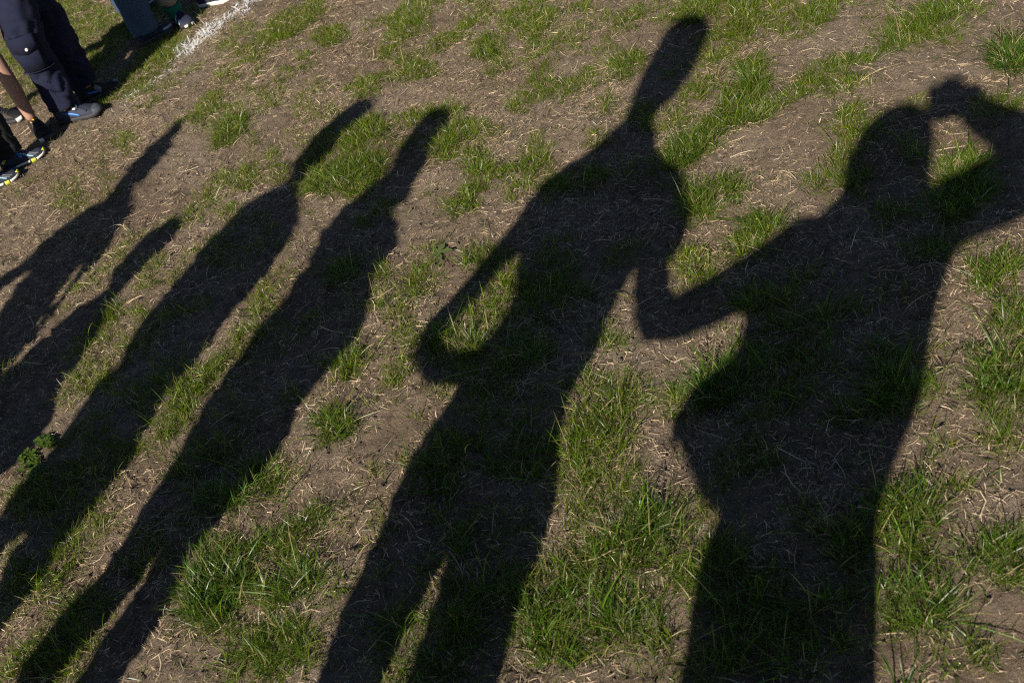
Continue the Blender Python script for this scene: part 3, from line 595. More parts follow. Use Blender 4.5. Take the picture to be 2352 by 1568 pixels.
# ------------------------------------------------------------------ people
class Frame:
    def __init__(self, o, heading=math.pi / 2):
        self.o = np.array(o, float); h = heading
        self.V = np.array([math.cos(h), math.sin(h), 0]); self.U = np.array([math.sin(h), -math.cos(h), 0])   # V ahead, U to the right
    def w(self, u, v, z): return self.o + self.U * u + self.V * v + np.array([0, 0, z])
    def loc(self, p):
        d = np.array(p, float) - self.o; return float(d @ self.U), float(d @ self.V), float(d[2])

def prof(pairs, x): return float(np.interp(x, [p[0] for p in pairs], [p[1] for p in pairs]))
W_OUT = [(0, .08), (.015, .36), (.05, .60), (.12, .74), (.25, .78), (.42, .80), (.55, .90), (.68, 1.0), (.8, .96), (.9, .78), (.96, .52), (.99, .26), (1, .08)]
H_TOP = [(0, .26), (.06, .36), (.16, .385), (.3, .38), (.42, .345), (.52, .285), (.65, .225), (.78, .185), (.9, .15), (.97, .095), (1, .03)]

def shoe(parent, heel, heading, L, st, mats):
    """heel (x, y) is the back end of the sole; camera-side details sit on both flanks"""
    f = np.array([math.cos(heading), math.sin(heading), 0]); l = np.array([-math.sin(heading), math.cos(heading), 0])
    z0 = float(ground_z(heel[0] + f[0] * L * .5, heel[1] + f[1] * L * .5)) + 0.002
    o = np.array([heel[0], heel[1], z0]); hw = 0.2 * L; zs = 0.10 * L
    def loc(x, y, z): return o + f * x + l * y + np.array([0, 0, z])
    def bend(s): return 0.03 * L * math.sin(math.pi * s)
    def toe_up(s): return 0.05 * L * max(0, (s - .75) / .25) ** 2
    def up_(s, a, off=0.0):
        w = prof(W_OUT, s) * hw + off; h = (prof(H_TOP, s) - 0.05) * L * st.get('tall', 1.0) + off
        y = -w * math.copysign(abs(math.cos(a)) ** 0.8, math.cos(a)); z = zs * .7 + h * abs(math.sin(a)) ** 0.62
        # the upper narrows towards the top at the heel and instep
        k = 1 - 0.28 * abs(math.sin(a)) ** 2 * (1 if s < .5 else max(0, (0.8 - s) / .3))
        return loc(s * L + (off if s > .5 else -off) * abs(s - .5) * 2, y * k + bend(s), z + toe_up(s))
    root = empty('shoe', o); root.parent = parent; root.location = o - np.array(parent.location)
    ss = [0, .01, .03, .06, .1, .15, .2, .26, .32, .38, .44, .5, .56, .62, .68, .74, .8, .85, .9, .94, .97, .99, 1]
    aa = [math.pi * j / 16 for j in range(17)]
    m = MB(); m.loft([[up_(s, a) for a in aa] for s in ss]); m.build('upper', mats['upper'], root)
    # sole
    ring_s = [(s, 1) for s in ss] + [(s, -1) for s in ss[::-1][1:-1]]
    m = MB(); rows = []
    for z, k in ((0.0, .93), (zs * .12, 1.0), (zs * .55, 1.05), (zs * .95, 1.03), (zs * 1.05, .95)):
        rows.append([loc((s - .5) * L * (1 + (k - 1) * .6) + .5 * L, -sd * prof(W_OUT, s) * hw * k + bend(s), z + toe_up(s)) for s, sd in ring_s])
    m.loft(rows); m.build('sole', mats['sole'], root)
    def strip(name, path, width, mat, off=0.0014):
        P = [up_(s, a, off) for s, a in path]; Q = [up_(s, a, off - .003) for s, a in path]; mm = MB(); rows = []
        for i, p in enumerate(P):
            d = P[min(i + 1, len(P) - 1)] - P[max(i - 1, 0)]; d /= np.linalg.norm(d) + 1e-9; n = p - Q[i]; n /= np.linalg.norm(n) + 1e-9; sd = np.cross(d, n)
            wd = width if not hasattr(width, '__len__') else np.interp(i / (len(P) - 1), np.linspace(0, 1, len(width)), width)
            rows.append([p - sd * wd / 2 - n * .003, p - sd * wd / 2, p, p + sd * wd / 2, p + sd * wd / 2 - n * .003])
        mm.loft(rows); return mm.build(name, mat, root)
    def path(s0, a0, s1, a1, n=9): return [(s0 + (s1 - s0) * i / n, math.pi * (a0 + (a1 - a0) * i / n)) for i in range(n + 1)]
    # collar, tongue, laces
    cp = [up_(s, math.pi * .36, .001) for s in (.46, .38, .3, .22, .14, .07)] + [up_(.02, math.pi * .5, .001)] + [up_(s, math.pi * .64, .001) for s in (.07, .14, .22, .3, .38, .46)]
    MB().tube(cp, .024 * L, 8).build('collar', mats.get('collar', mats['upper']), root)
    m = MB(); m.loft([[up_(s, a, .003) for a in [math.pi * (.42 + .02 * j) for j in range(9)]] for s in (.62, .56, .5, .45, .41)] , cap=False, closed=False); m.build('tongue', mats.get('tongue', mats['upper']), root)
    for i, s in enumerate(st.get('laces', (.44, .50, .56, .62, .68))):
        strip('lace', path(s, .3, s + (.02 if i % 2 else -.01), .7, 6), .0034 if not st.get('strap') else .014, mats.get('lace', LACE), .003)
    if st.get('toe_cap'):
        m = MB(); s_t = [.84, .88, .91, .94, .97, .99, 1.0]
        m.loft([[up_(s, a, .0016) for a in aa] for s in s_t], cap=False, closed=False); m.build('toe_cap', mats['toe'], root)
    for spec in st.get('strips', []):
        strip(spec[0], path(*spec[1]), spec[2], spec[3], spec[4] if len(spec) > 4 else .0016)
    for s0, s1, side, mat, zlo, zhi in st.get('sole_marks', []):
        mm = MB(); rows = []
        for i in range(9):
            s = s0 + (s1 - s0) * i / 8
            rows.append([loc((s - .5) * L * (1 + (k - 1) * .6) + .5 * L, -side * prof(W_OUT, s) * hw * k + bend(s), z + toe_up(s)) for z, k in ((zs * zlo, 1.00), (zs * zlo, 1.075), (zs * zhi, 1.07), (zs * zhi, 1.00))])
        mm.loft(rows); mm.build('sole_inlay', mat, root)
    for s, a, r, mat in st.get('dials', []):
        c = up_(s, math.pi * a, .002); n = c - up_(s, math.pi * a, -.004); n /= np.linalg.norm(n)
        MB().tube([c - n * .003, c + n * .003, c + n * .006], [r * 1.15, r * 1.1, r * .9], 16, False).build('lace_dial', mat, root)
    return root

def sample_edges(left, right, z):
    L = sorted(left, key=lambda p: p[1]); R = sorted(right, key=lambda p: p[1])
    return float(np.interp(z, [p[1] for p in L], [p[0] for p in L])), float(np.interp(z, [p[1] for p in R], [p[0] for p in R]))

def ering(fr, u, v, z, ru, rv, n=24, tilt=0.0, p=1.0):
    out = []
    for j in range(n):
        a = 2 * math.pi * j / n; c, s = math.cos(a), math.sin(a)
        out.append(fr.w(u + ru * math.copysign(abs(c) ** p, c), v + rv * math.copysign(abs(s) ** p, s), z + tilt * c * ru))
    return out

def hand(mb, wrist, d, side, k=1.0, curl=0.5):
    """palm, four bent fingers of unequal length and a thumb; d points along the forearm, side towards the thumb"""
    d = np.array(d, float); d /= np.linalg.norm(d); s = np.array(side, float); s = s - d * (s @ d); s /= np.linalg.norm(s); n = np.cross(d, s)
    wrist = np.array(wrist, float)
    mb.tube([wrist - d * .02 * k, wrist + d * .015 * k], [.024 * k, .024 * k], 10)
    for t in (-.024, -.008, .008, .024): mb.tube([wrist + d * .01 * k + s * t * .6 * k, wrist + d * .075 * k + s * t * k], [.013 * k, .0115 * k], 8)
    for t, ln in ((.026, .066), (.009, .076), (-.009, .07), (-.026, .054)):
        p = wrist + d * .08 * k + s * t * k; pts = [p]; a = 0.15
        for q in (.45, .32, .23):
            a += curl; dd = d * math.cos(a) + n * math.sin(a); pts.append(pts[-1] + dd * ln * q * k)
        mb.tube(pts, [.0092 * k, .0088 * k, .008 * k, .0072 * k], 8)
    p = wrist + d * .02 * k + s * .022 * k
    mb.tube([p, p + (d * .5 + s * .8 + n * .2) * .034 * k, p + (d * .85 + s * .9 + n * .45) * .05 * k], [.0125 * k, .0105 * k, .0085 * k], 8)

def figure(label, fr, left, right, z_neck, z_sh, z_crotch, legs, arms, m_top, m_low, hair=HAIR, hair_low=.35, shoes=None, depth=.115, wrinkle=0.0, low_hem=None, ankle_r=.034, group=None, shoe_L=.25, hand_k=1.0, hand_to={}, top_hem=-.06, trouser_scale=1.0, hat=None, voxel=.0115, jv=.015, curl=.45):
    """a standing person built round its outline: body, top, trousers, hair, shoes"""
    root = empty('person', fr.w(0, 0, 0)); tag(root, label, 'person', group)
    z_top = max(p[1] for p in left + right); hh = z_top - z_neck
    def ring(z, k=1.0, dk=None, vs=0.0, n=24):
        a, b = sample_edges(left, right, z); ru = max((b - a) / 2 * k, .008)
        return ering(fr, (a + b) / 2, vs, z, ru, max(.008, ru * 1.12 if dk is None else min(ru * .95, dk)), n)
    # ---- body: one skin surface
    bm_ = MB()
    zs_ = [z_top - hh * t for t in (.03, .08, .16, .28, .42, .56, .7, .82, .92, 1.0)]
    bm_.loft([ring(z, .95, None, .012) for z in zs_])
    a, b = sample_edges(left, right, z_neck); un = (a + b) / 2; rn = (b - a) / 2
    bm_.tube([fr.w(un, 0, z_neck + .05), fr.w(un, -.01, z_sh - .02)], [min(rn * .95, .07), min(rn * 1.02, .08)], 14, False)
    zt = np.linspace(z_sh - .01, z_crotch - .02, 12)
    bm_.loft([ring(z, .84, depth * .85) for z in zt])
    for lg in legs: bm_.tube([fr.w(u, v, z) for u, v, z, ru, rv in lg], [max(ankle_r if i == len(lg) - 1 else .03, min(ru, rv) * .62) for i, (u, v, z, ru, rv) in enumerate(lg)], 14)
    for i, ar in enumerate(arms):
        bm_.tube([fr.w(u, v, z) for u, v, z, r in ar], [r * .72 for *_, r in ar], 12)
        e, w_ = fr.w(*ar[-2][:3]), fr.w(*ar[-1][:3])
        hand(bm_, w_, (w_ - e) if i not in hand_to else np.array(hand_to[i]) - w_, fr.V + np.array([0, 0, .3]), hand_k, curl)
    # face towards +V
    zm = z_top - hh * .52; a, b = sample_edges(left, right, zm); uc = (a + b) / 2; rw = (b - a) / 2 * .95; fv = rw * 1.12 + .012
    bm_.ellipsoid(fr.w(uc, fv + .004, zm - hh * .08), (.012, .016, .02)); bm_.ellipsoid(fr.w(uc, fv - .012, zm - hh * .24), (.024, .014, .006)); bm_.ellipsoid(fr.w(uc, fv - .012, zm - hh * .285), (.02, .013, .006))
    bm_.ellipsoid(fr.w(uc, fv - .02, zm - hh * .36), (.03, .022, .018))
    for sd in (-1, 1): bm_.ellipsoid(fr.w(uc + sd * rw * .97, .0, zm - hh * .03), (.009, .02, .03))
    bm_.fused('body', SKIN, root, voxel, 2)
    for sd in (-1, 1):
        ee = MB().ellipsoid(fr.w(uc + sd * .031, fv - .02, zm + hh * .02), (.0125, .0125, .0105)); ee.build('eye', EYE, root)
    # ---- hair
    hz = [z_top - hh * t for t in (0.0, .02, .06, .13, .24, .36, .48, 1 - hair_low)]
    hm = MB(); rows = []
    for i, z in enumerate(hz):
        rows.append(ring(z, 1.0 if i < 5 else 1.0, None, -.012 - .02 * max(0, i - 3) / 4))
    hm.loft(rows); hm.build('hair' if hat is None else 'hat', hair if hat is None else hat, root)
    # ---- top
    tm = MB(); zt = np.concatenate([[z_neck + .01], np.linspace(z_sh + .02, z_crotch + top_hem, 18)])
    tm.loft([ring(z, 1.0, depth) for z in zt])
    for i, ar in enumerate(arms): tm.tube([fr.w(u, v, z) for u, v, z, r in ar], [r for *_, r in ar], 14)
    tm.fused('jacket', m_top, root, jv, 2)
    # ---- trousers
    if m_low is not None:
        lm = MB(); a, b = sample_edges(left, right, z_crotch + .1)
        lm.loft([ring(z, .93 if z > z_crotch + .06 else .97, depth * .95) for z in np.linspace(z_crotch + .16, z_crotch - .03, 7)])
        for k_, lg in enumerate(legs):
            hem = low_hem if low_hem is not None else lg[-1][2] - .02
            zz = np.linspace(lg[0][2], hem, 70 if wrinkle else 22); rows = []
            Z = [p[2] for p in lg][::-1]
            for z in zz:
                g = [float(np.interp(z, Z, [p[i] for p in lg][::-1])) for i in (0, 1, 3, 4)]
                rr = []
                n = 44 if wrinkle else 20
                for j in range(n):
                    a_ = 2 * math.pi * j / n; w_ = 0.0
                    if wrinkle:
                        low = min(1, max(.25, (lg[0][2] - z) / (lg[0][2] - hem)))
                        c_, s_ = math.cos(a_), math.sin(a_)
                        n1 = float(vnoise(1.6 * c_ + z * 9 + 9 * k_ + 3, z * 30 + 1.5 * s_)); n3 = float(vnoise(1.3 * s_ - z * 14 + 40, z * 17 + 1.7 * c_ + 5 * k_))
                        n2 = float(vnoise(2.4 * s_ + 20 + z * 6, z * 15 + 2.2 * c_))
                        w_ = wrinkle * (1.5 * n2 + .35 - low * (1.15 * max(0, 1 - 7 * abs(n1)) + .8 * max(0, 1 - 8 * abs(n3))))
                    rr.append(fr.w(g[0] + (g[2] * trouser_scale + w_) * math.cos(a_), g[1] + (g[3] * trouser_scale + w_) * math.sin(a_), z + (wrinkle * .6 * math.sin(2 * a_ + k_) if wrinkle else 0)))
                rows.append(rr)
            lm.loft(rows, cap=False)
            # inner face of the hem
            lm.loft([[p for p in rows[-1]], [(np.array(p) - (np.array(p) - np.mean(rows[-1], axis=0)) * .12) + np.array([0, 0, .004]) for p in rows[-1]], [(np.array(p) - (np.array(p) - np.mean(rows[-1], axis=0)) * .14) + np.array([0, 0, .05]) for p in rows[-1]]], cap=False)
        lm.build('trousers', m_low, root)
    for sh in (shoes or []): shoe(root, *sh)
    return root

# ---- the people behind and beside the camera; only their shadows reach into the picture
def SP(px, py, F, dy=0.0):
    g = at(px, py); y = F + dy; return g[0], (g[1] - y) * TAN
BASIC = dict(laces=(.45, .52, .6))
def shadow_person(label, F, left, right, neck, sh, crotch, gap=None, arms=(), m_top=DARKJ, m_low=DENIM, depth=.115, hair_low=.35, **kw):
    x0 = float(np.mean([SP(*p, F)[0] for p in left[-3:] + right[-3:]]))
    fr = Frame((x0, F, 0.0))
    L = [(SP(*p, F)[0] - x0, SP(*p, F)[1]) for p in left]; R = [(SP(*p, F)[0] - x0, SP(*p, F)[1]) for p in right]
    zn, zsh, zc = SP(*neck, F)[1], SP(*sh, F)[1], SP(*crotch, F)[1]
    legs = []
    gl = gr = None
    if gap: gl = [(SP(*p, F)[0] - x0, SP(*p, F)[1]) for p in gap[0]]; gr = [(SP(*p, F)[0] - x0, SP(*p, F)[1]) for p in gap[1]]
    lo, hi = [], []
    for z in np.linspace(zc + .05, .075, 9):
        a, b = sample_edges(L, R, z); m0 = m1 = (a + b) / 2
        if gap:
            ga, gb = sample_edges(gl, gr, z); zt = max(p[1] for p in gl)
            if z <= zt: m0, m1 = ga, gb
            else: m0 = m1 = (ga + gb) / 2
        for lst, (p, q) in ((lo, (a, m0)), (hi, (m1, b))):
            r = (q - p) / 2 * (1.0 if gap else 1.04); lst.append(((p + q) / 2, 0.0, float(z), max(r, .03), max(.045, min(r * 1.15, .1))))
    # legs taper into the ankle below the picture edge
    for lst in (lo, hi):
        u, v, z, a, b = lst[-1]; lst[-1] = (u, v, z, min(a, .07), min(b, .07)); legs.append(lst)
    A = []
    for ar in arms:
        A.append([(at(px, py)[0] - x0, dy, SP(px, py, F, dy)[1], r) for px, py, r, dy in ar])
    if 'hand_px' in kw:
        kw['hand_to'] = {i: (SP(px, py, F)[0], F, SP(px, py, F)[1]) for i, (px, py) in kw.pop('hand_px').items()}
    feet = [((fr.w(l[-1][0], -.075, 0)[0], F - .075), math.radians(90 + k), .25, BASIC, dict(upper=SHOE_BLACK, sole=RUB_GREY)) for l, k in zip(legs, (8, -8))]
    return figure(label, fr, L, R, zn, zsh, zc, legs, A, m_top, m_low, hair_low=hair_low, shoes=feet, depth=depth, group='people whose shadows fall into the picture', **kw)

# the photographer
FP = -0.13
photographer = shadow_person('photographer just outside the picture whose shadow lifts a camera beside the head', FP,
    [(2085, 246), (2036, 262), (1982, 302), (1944, 360), (1930, 420), (1922, 462), (1892, 492), (1850, 535), (1800, 585), (1740, 650), (1714, 700), (1702, 770), (1687, 820), (1672, 900), (1664, 1000), (1660, 1100), (1655, 1180), (1632, 1240), (1606, 1290), (1590, 1400), (1565, 1568)],
    [(2100, 249), (2138, 264), (2150, 300), (2143, 350), (2137, 400), (2145, 440), (2175, 470), (2208, 520), (2201, 574), (2180, 620), (2160, 680), (2140, 780), (2120, 900), (2100, 960), (2080, 1010), (2042, 1080), (2021, 1150), (2016, 1250), (2012, 1400), (2010, 1568)],
    (2020, 470), (2020, 540), (1830, 1330), None,
    [[(1850, 555, .062, 0), (1760, 618, .058, .0), (1650, 683, .054, .0), (1548, 732, .048, .0), (1478, 772, .018, .0), (1496, 712, .046, .02), (1496, 640, .047, .05), (1500, 560, .04, .08)],
     [(2185, 485, .075, 0), (2300, 432, .082, -.03), (2430, 355, .07, -.03), (2335, 308, .068, .0), (2246, 262, .05, .01)]],
    jv=.011, curl=.8, hand_to={1: (.085, -.09, 1.655)}, m_top=DARKJ, m_low=DENIM, depth=.12)
# the camera in the raised hand; the view is taken from its lens
fwd = -back
def camera_thing():
    r_, u_, f_ = right, up, fwd; c0 = np.array([0, 0, CAM_H]) - f_ * 0.01
    root = empty('camera', c0 - f_ * .11); tag(root, 'black camera held up in the photographer\'s right hand', 'camera')
    ax = np.array([r_, u_, f_])
    MB().box(c0 - f_ * .105, (.128, .088, .05), ax).build('body', BLACKP, root, False, .006)
    MB().box(c0 - f_ * .1 + r_ * .058, (.03, .086, .066), ax).build('grip', BLACKP, root, False, .008)
    MB().box(c0 - f_ * .1 + u_ * .054, (.052, .03, .046), ax).build('viewfinder', BLACKP, root, False, .006)
    MB().tube([c0 - f_ * .085, c0 - f_ * .05, c0 - f_ * .045, c0 - f_ * .012], [.034, .034, .037, .037], 24, False).build('lens_barrel', BLACKP, root)
    MB().tube([c0 - f_ * .0125, c0 - f_ * .0115], [.03, .0295], 24, False).build('lens_glass', GLASS, root)
    MB().tube([c0 - f_ * .1 + r_ * .05 + u_ * .043, c0 - f_ * .1 + r_ * .05 + u_ * .049], [.007, .007], 12, False).build('shutter_button', SILVER, root)
camera_thing()
# bag at the photographer's hip
def bag():
    c = []
    for px, py in ((1690, 818), (1634, 862), (1588, 898), (1553, 948), (1546, 1000), (1561, 1036), (1582, 1064), (1610, 1113), (1640, 1150), (1668, 1182)):
        x, z = SP(px, py, FP); c.append((x, z))
    root = empty('shoulder_bag', (c[4][0], FP, c[6][1])); tag(root, 'soft shoulder bag hanging at the photographer\'s left hip', 'bag')
    xs = [p[0] for p in c]; x1 = SP(1700, 1000, FP)[0] + .03
    m = MB(); rows = []
    for t in np.linspace(0, 1, 12):
        z = c[0][1] + (c[-1][1] - c[0][1]) * t
        xl = float(np.interp(-z, [-p[1] for p in c], xs)); hw_ = max(.012, (x1 - xl) / 2); th = .055 * math.sin(math.pi * min(max(t, .04), .96)) ** .5 + .008
        rows.append([( (xl + x1) / 2 + hw_ * math.copysign(abs(math.cos(a)) ** .6, math.cos(a)), FP + th * math.sin(a), z) for a in np.linspace(0, 2 * math.pi, 21)[:-1]])
    m.loft(rows); m.build('pouch', OLIVEJ, root)
    fl = [SP(px, py, FP) for px, py in ((1562, 960), (1545, 1000), (1537, 1036))]
    MB().tube([(x, FP, z) for x, z in fl], [.016, .011, .004], 8).build('strap_end', BLACKC, root)
    p0 = (c[3][0] + .06, FP - .05, c[0][1] - .02); p1 = SP(2090, 480, FP)
    MB().tube([p0, (p0[0] + .12, FP - .145, p0[2] + .2), (p1[0] - .03, FP - .12, p1[1] - .02), (p1[0], FP, p1[1] + .03)], .009, 8).build('strap', BLACKC, root)
bag()
shadow_person('tall person outside the picture whose shadow stands hand on hip at the centre', 0.07,
    [(1595, 42), (1560, 52), (1530, 75), (1500, 120), (1475, 165), (1450, 212), (1436, 262), (1424, 292), (1402, 320), (1362, 350), (1302, 380), (1262, 410), (1225, 470), (1200, 540), (1186, 606), (1176, 690), (1150, 740), (1105, 800), (1065, 860), (1045, 900), (1018, 942), (988, 989), (958, 1029), (948, 1045), (921, 1118), (875, 1172), (861, 1242), (821, 1322), (788, 1415), (761, 1478), (731, 1568)],
    [(1605, 42), (1640, 62), (1620, 112), (1590, 160), (1560, 200), (1522, 240), (1497, 280), (1490, 330), (1520, 362), (1545, 392), (1540, 440), (1510, 520), (1480, 580), (1440, 640), (1420, 690), (1395, 740), (1380, 800), (1340, 850), (1310, 900), (1300, 950), (1290, 1000), (1285, 1100), (1266, 1198), (1253, 1258), (1219, 1322), (1189, 1362), (1179, 1428), (1171, 1478), (1155, 1568)],
    (1460, 285), (1410, 372), (1080, 1090), ([(996, 1352), (971, 1378), (951, 1412), (938, 1462), (908, 1512), (885, 1568)], [(997, 1352), (993, 1412), (985, 1445), (958, 1485), (948, 1545), (941, 1568)]),
    [[(1265, 440, .05, 0), (1205, 520, .042, -.01), (1102, 640, .035, -.02), (1016, 742, .036, -.03), (988, 790, .037, -.03), (1018, 835, .037, -.03), (1075, 840, .036, -.04)],
     [(1530, 410, .045, 0), (1560, 495, .04, -.03), (1528, 560, .045, -.01), (1495, 600, .034, .02)]],
    m_top=GREYJ, m_low=BLACKC, depth=.115, hair_low=.3, hat=BLACKC, jv=.011, hand_px={1: (1380, 560)})
shadow_person('slim person outside the picture whose shadow stands sideways left of the centre', 0.05,
    [(1018, 256), (975, 264), (950, 287), (925, 322), (912, 350), (890, 390), (870, 415), (820, 452), (770, 495), (740, 530), (705, 610), (656, 685), (600, 749), (555, 813), (506, 873), (457, 948), (435, 985), (409, 1030), (383, 1078), (347, 1138), (313, 1195), (277, 1252), (243, 1295), (213, 1342), (180, 1372), (157, 1405), (127, 1448), (97, 1478), (63, 1512), (43, 1568)],
    [(1024, 256), (1036, 267), (1031, 283), (1004, 310), (998, 320), (988, 353), (978, 377), (958, 407), (941, 423), (921, 447), (895, 467), (891, 493), (905, 523), (913, 550), (913, 583), (888, 599), (868, 622), (862, 656), (852, 689), (853, 733), (831, 776), (801, 803), (775, 843), (748, 869), (715, 896), (701, 919), (688, 956), (668, 989), (655, 1016), (625, 1045), (590, 1082), (558, 1120), (533, 1160), (500, 1210), (467, 1252), (433, 1278), (410, 1328), (397, 1372), (375, 1405), (340, 1445), (313, 1488), (293, 1528), (277, 1568)],
    (935, 405), (890, 452), (470, 1110), ([(307, 1345), (287, 1375), (260, 1405), (240, 1428), (215, 1462), (187, 1488), (160, 1518), (133, 1545), (123, 1568)], [(308, 1345), (310, 1352), (287, 1392), (262, 1435), (235, 1475), (210, 1512), (183, 1545), (170, 1568)]),
    [], m_top=BLUEJ, m_low=DENIM, depth=.12)
shadow_person('person outside the picture whose broad shadow is third from the left', 0.0,
    [(855, 229), (835, 233), (801, 250), (768, 277), (745, 297), (721, 317), (698, 340), (675, 363), (664, 387), (662, 407), (645, 430), (618, 437), (588, 450), (580, 460), (550, 480), (520, 500), (507, 523), (480, 553), (450, 586), (427, 619), (400, 649), (387, 679), (367, 696), (350, 713), (327, 739), (320, 763), (300, 789), (270, 826), (247, 863), (217, 893), (187, 929), (167, 949), (135, 1000), (103, 1045), (80, 1072), (63, 1105), (43, 1132), (20, 1165), (0, 1182), (-60, 1240), (-120, 1300)],
    [(860, 229), (861, 240), (858, 257), (841, 270), (811, 280), (788, 310), (768, 343), (741, 360), (721, 383), (695, 400), (688, 430), (681, 443), (685, 473), (688, 493), (685, 523), (675, 546), (658, 566), (641, 586), (615, 633), (585, 666), (547, 703), (520, 743), (493, 779), (467, 816), (457, 839), (427, 859), (393, 886), (383, 923), (353, 969), (333, 999), (317, 1032), (280, 1085), (257, 1118), (233, 1145), (200, 1185), (180, 1215), (123, 1265), (110, 1298), (90, 1332), (63, 1375), (33, 1405), (0, 1445), (-60, 1510)],
    (672, 430), (640, 470), (170, 1080), ([(100, 1172), (73, 1192), (43, 1228), (17, 1252), (0, 1275), (-60, 1340)], [(101, 1172), (97, 1178), (70, 1222), (43, 1248), (22, 1278), (10, 1312), (0, 1330), (-50, 1390)]),
    [], m_top=REDJ, m_low=BLACKC, depth=.125)
shadow_person('small child outside the picture whose short shadow is second from the left', 0.0,
    [(405, 503), (380, 512), (353, 526), (337, 539), (313, 559), (297, 576), (267, 609), (257, 629), (240, 656), (232, 672), (225, 684), (208, 691), (187, 699), (160, 719), (133, 739), (110, 766), (77, 799), (37, 836), (20, 846), (0, 860), (-70, 930), (-160, 1020), (-300, 1150)],
    [(410, 503), (412, 515), (407, 529), (400, 539), (387, 556), (367, 583), (340, 603), (313, 629), (310, 639), (280, 666), (260, 686), (250, 713), (247, 729), (223, 756), (210, 789), (197, 823), (157, 866), (140, 906), (130, 935), (105, 975), (80, 1013), (60, 1023), (33, 1068), (0, 1085), (-100, 1180), (-220, 1300)],
    (242, 690), (215, 715), (-70, 1060), None, [], m_top=OLIVEJ, m_low=NAVY, depth=.09, shoe_L=.17)
shadow_person('person outside the picture whose shadow lies leftmost with arms held off the body', 0.0,
    [(425, 279), (400, 287), (377, 307), (347, 333), (320, 357), (298, 382), (282, 403), (262, 430), (240, 455), (215, 490), (170, 530), (110, 575), (72, 613), (50, 639), (33, 659), (20, 683), (0, 703), (-60, 780), (-150, 900), (-300, 1050)],
    [(429, 279), (427, 287), (420, 297), (400, 320), (387, 347), (360, 370), (340, 397), (313, 413), (300, 430), (297, 455), (288, 490), (260, 530), (215, 570), (170, 610), (143, 646), (117, 679), (100, 709), (77, 736), (47, 773), (20, 830), (-30, 900), (-150, 1040), (-250, 1150)],
    (290, 408), (262, 447), (-120, 980), None,
    [[(190, 500, .05, 0), (110, 560, .042, .0), (30, 628, .036, 0), (-60, 690, .034, 0), (-130, 745, .03, .03)],
     [(268, 500, .045, 0), (240, 556, .034, 0), (198, 606, .026, 0), (160, 652, .0155, 0), (124, 698, .013, 0), (86, 748, .014, 0), (52, 788, .018, .0)]],
    jv=.011, voxel=.0095, m_top=GREYJ, m_low=DENIM, depth=.115)

# ---- the children standing at the white line; the picture shows their feet and lower legs
KT = [(1.0, .012), (.985, .035), (.96, .056), (.92, .068), (.88, .066), (.845, .05), (.82, .036), (.80, .038), (.785, .07), (.765, .105), (.74, .115), (.66, .105), (.56, .098), (.50, .105), (.44, .11), (.40, .10)]
def child(label, heading, H, feet, m_top, m_low, ankles, leg_r, shoes, weight=(0, 0), **kw):
    """ankles: two world points (x, y); leg_r: radii (thigh, knee, ankle)"""
    mid = (np.array(ankles[0]) + np.array(ankles[1])) / 2 + np.array(weight)      # the trunk may stand back from the feet
    fr = Frame((mid[0], mid[1], 0.0), heading); s = H / 1.15
    left = [(-w * s * 1.05, f * H) for f, w in KT]; right_ = [(w * s * 1.05, f * H) for f, w in KT]
    legs = []
    loc = [fr.loc((a[0], a[1], 0)) for a in ankles]
    order = sorted(range(2), key=lambda i: loc[i][0])
    for k, i in enumerate(order):
        u, v, _ = loc[i]; hu = (-.058, .058)[k] * s; zc = .45 * H
        legs.append([(hu, 0, zc, leg_r[0], leg_r[0]), (hu * .5 + u * .5, v * .5, .36 * H, leg_r[0] * .97, leg_r[0] * .97), (u, v, .285 * H, leg_r[1], leg_r[1]), (u, v, .16 * H, (leg_r[1] + leg_r[2]) / 2, (leg_r[1] + leg_r[2]) / 2), (u, v, .075, leg_r[2], leg_r[2])])
    arms = []
    for sd in (-1, 1): arms.append([(sd * .11 * s, 0, .75 * H, .042 * s), (sd * .15 * s, -.02, .63 * H, .036 * s), (sd * .155 * s, .02, .60 * H, .034 * s), (sd * .09 * s, .14, .66 * H, .026 * s)])
    return figure(label, fr, left, right_, .81 * H, .775 * H, .46 * H, legs, arms, m_top, m_low, shoes=shoes, depth=.085 * s, group='children standing at the white line', hand_k=.72, voxel=.009, top_hem=.05, **kw)

def heel_at(px, py, z, heading, back_):
    p = at(px, py, z); return (p[0] - math.cos(heading) * back_, p[1] - math.sin(heading) * back_)
R_ = math.radians
# child with the dark cargo trousers
st_v = dict(laces=(.40, .45), toe_cap=True, tall=1.12,
    strips=[('heel_tab', (.04, .34, .16, .40), .012, BLUE), ('heel_tab', (.04, .66, .16, .60), .012, BLUE), ('side_stripe', (.22, .10, .56, .035), (.004, .009, .004), BLUE), ('side_stripe', (.22, .9, .56, .965), (.004, .009, .004), BLUE),
            ('side_panel', (.10, .2, .30, .17), .016, RUB_GREY), ('eyelet', (.29, .16, .31, .16), .008, SILVER), ('side_panel', (.5, .3, .74, .2), .010, SHOE_GREY), ('heel_edge', (.012, .1, .02, .42), .012, BLACKP)],
    dials=[(.5, .25, .0125, SILVER)])
st_v2 = dict(laces=(.46, .52, .58), strips=[('toe_panel', (.86, .34, .96, .44), .02, RUB_GREY), ('side_panel', (.42, .22, .5, .08), .022, RUB_GREY), ('side_stripe', (.2, .1, .5, .05), .006, BLUE)])
vh1, vh2 = R_(22), R_(62)
va1, va2 = at(140, 230, .09), at(190, 185, .08)
mv = dict(upper=SHOE_GREY, sole=RUB_BLACK, toe=TOE_GREY, lace=LACE, collar=BLACKC)
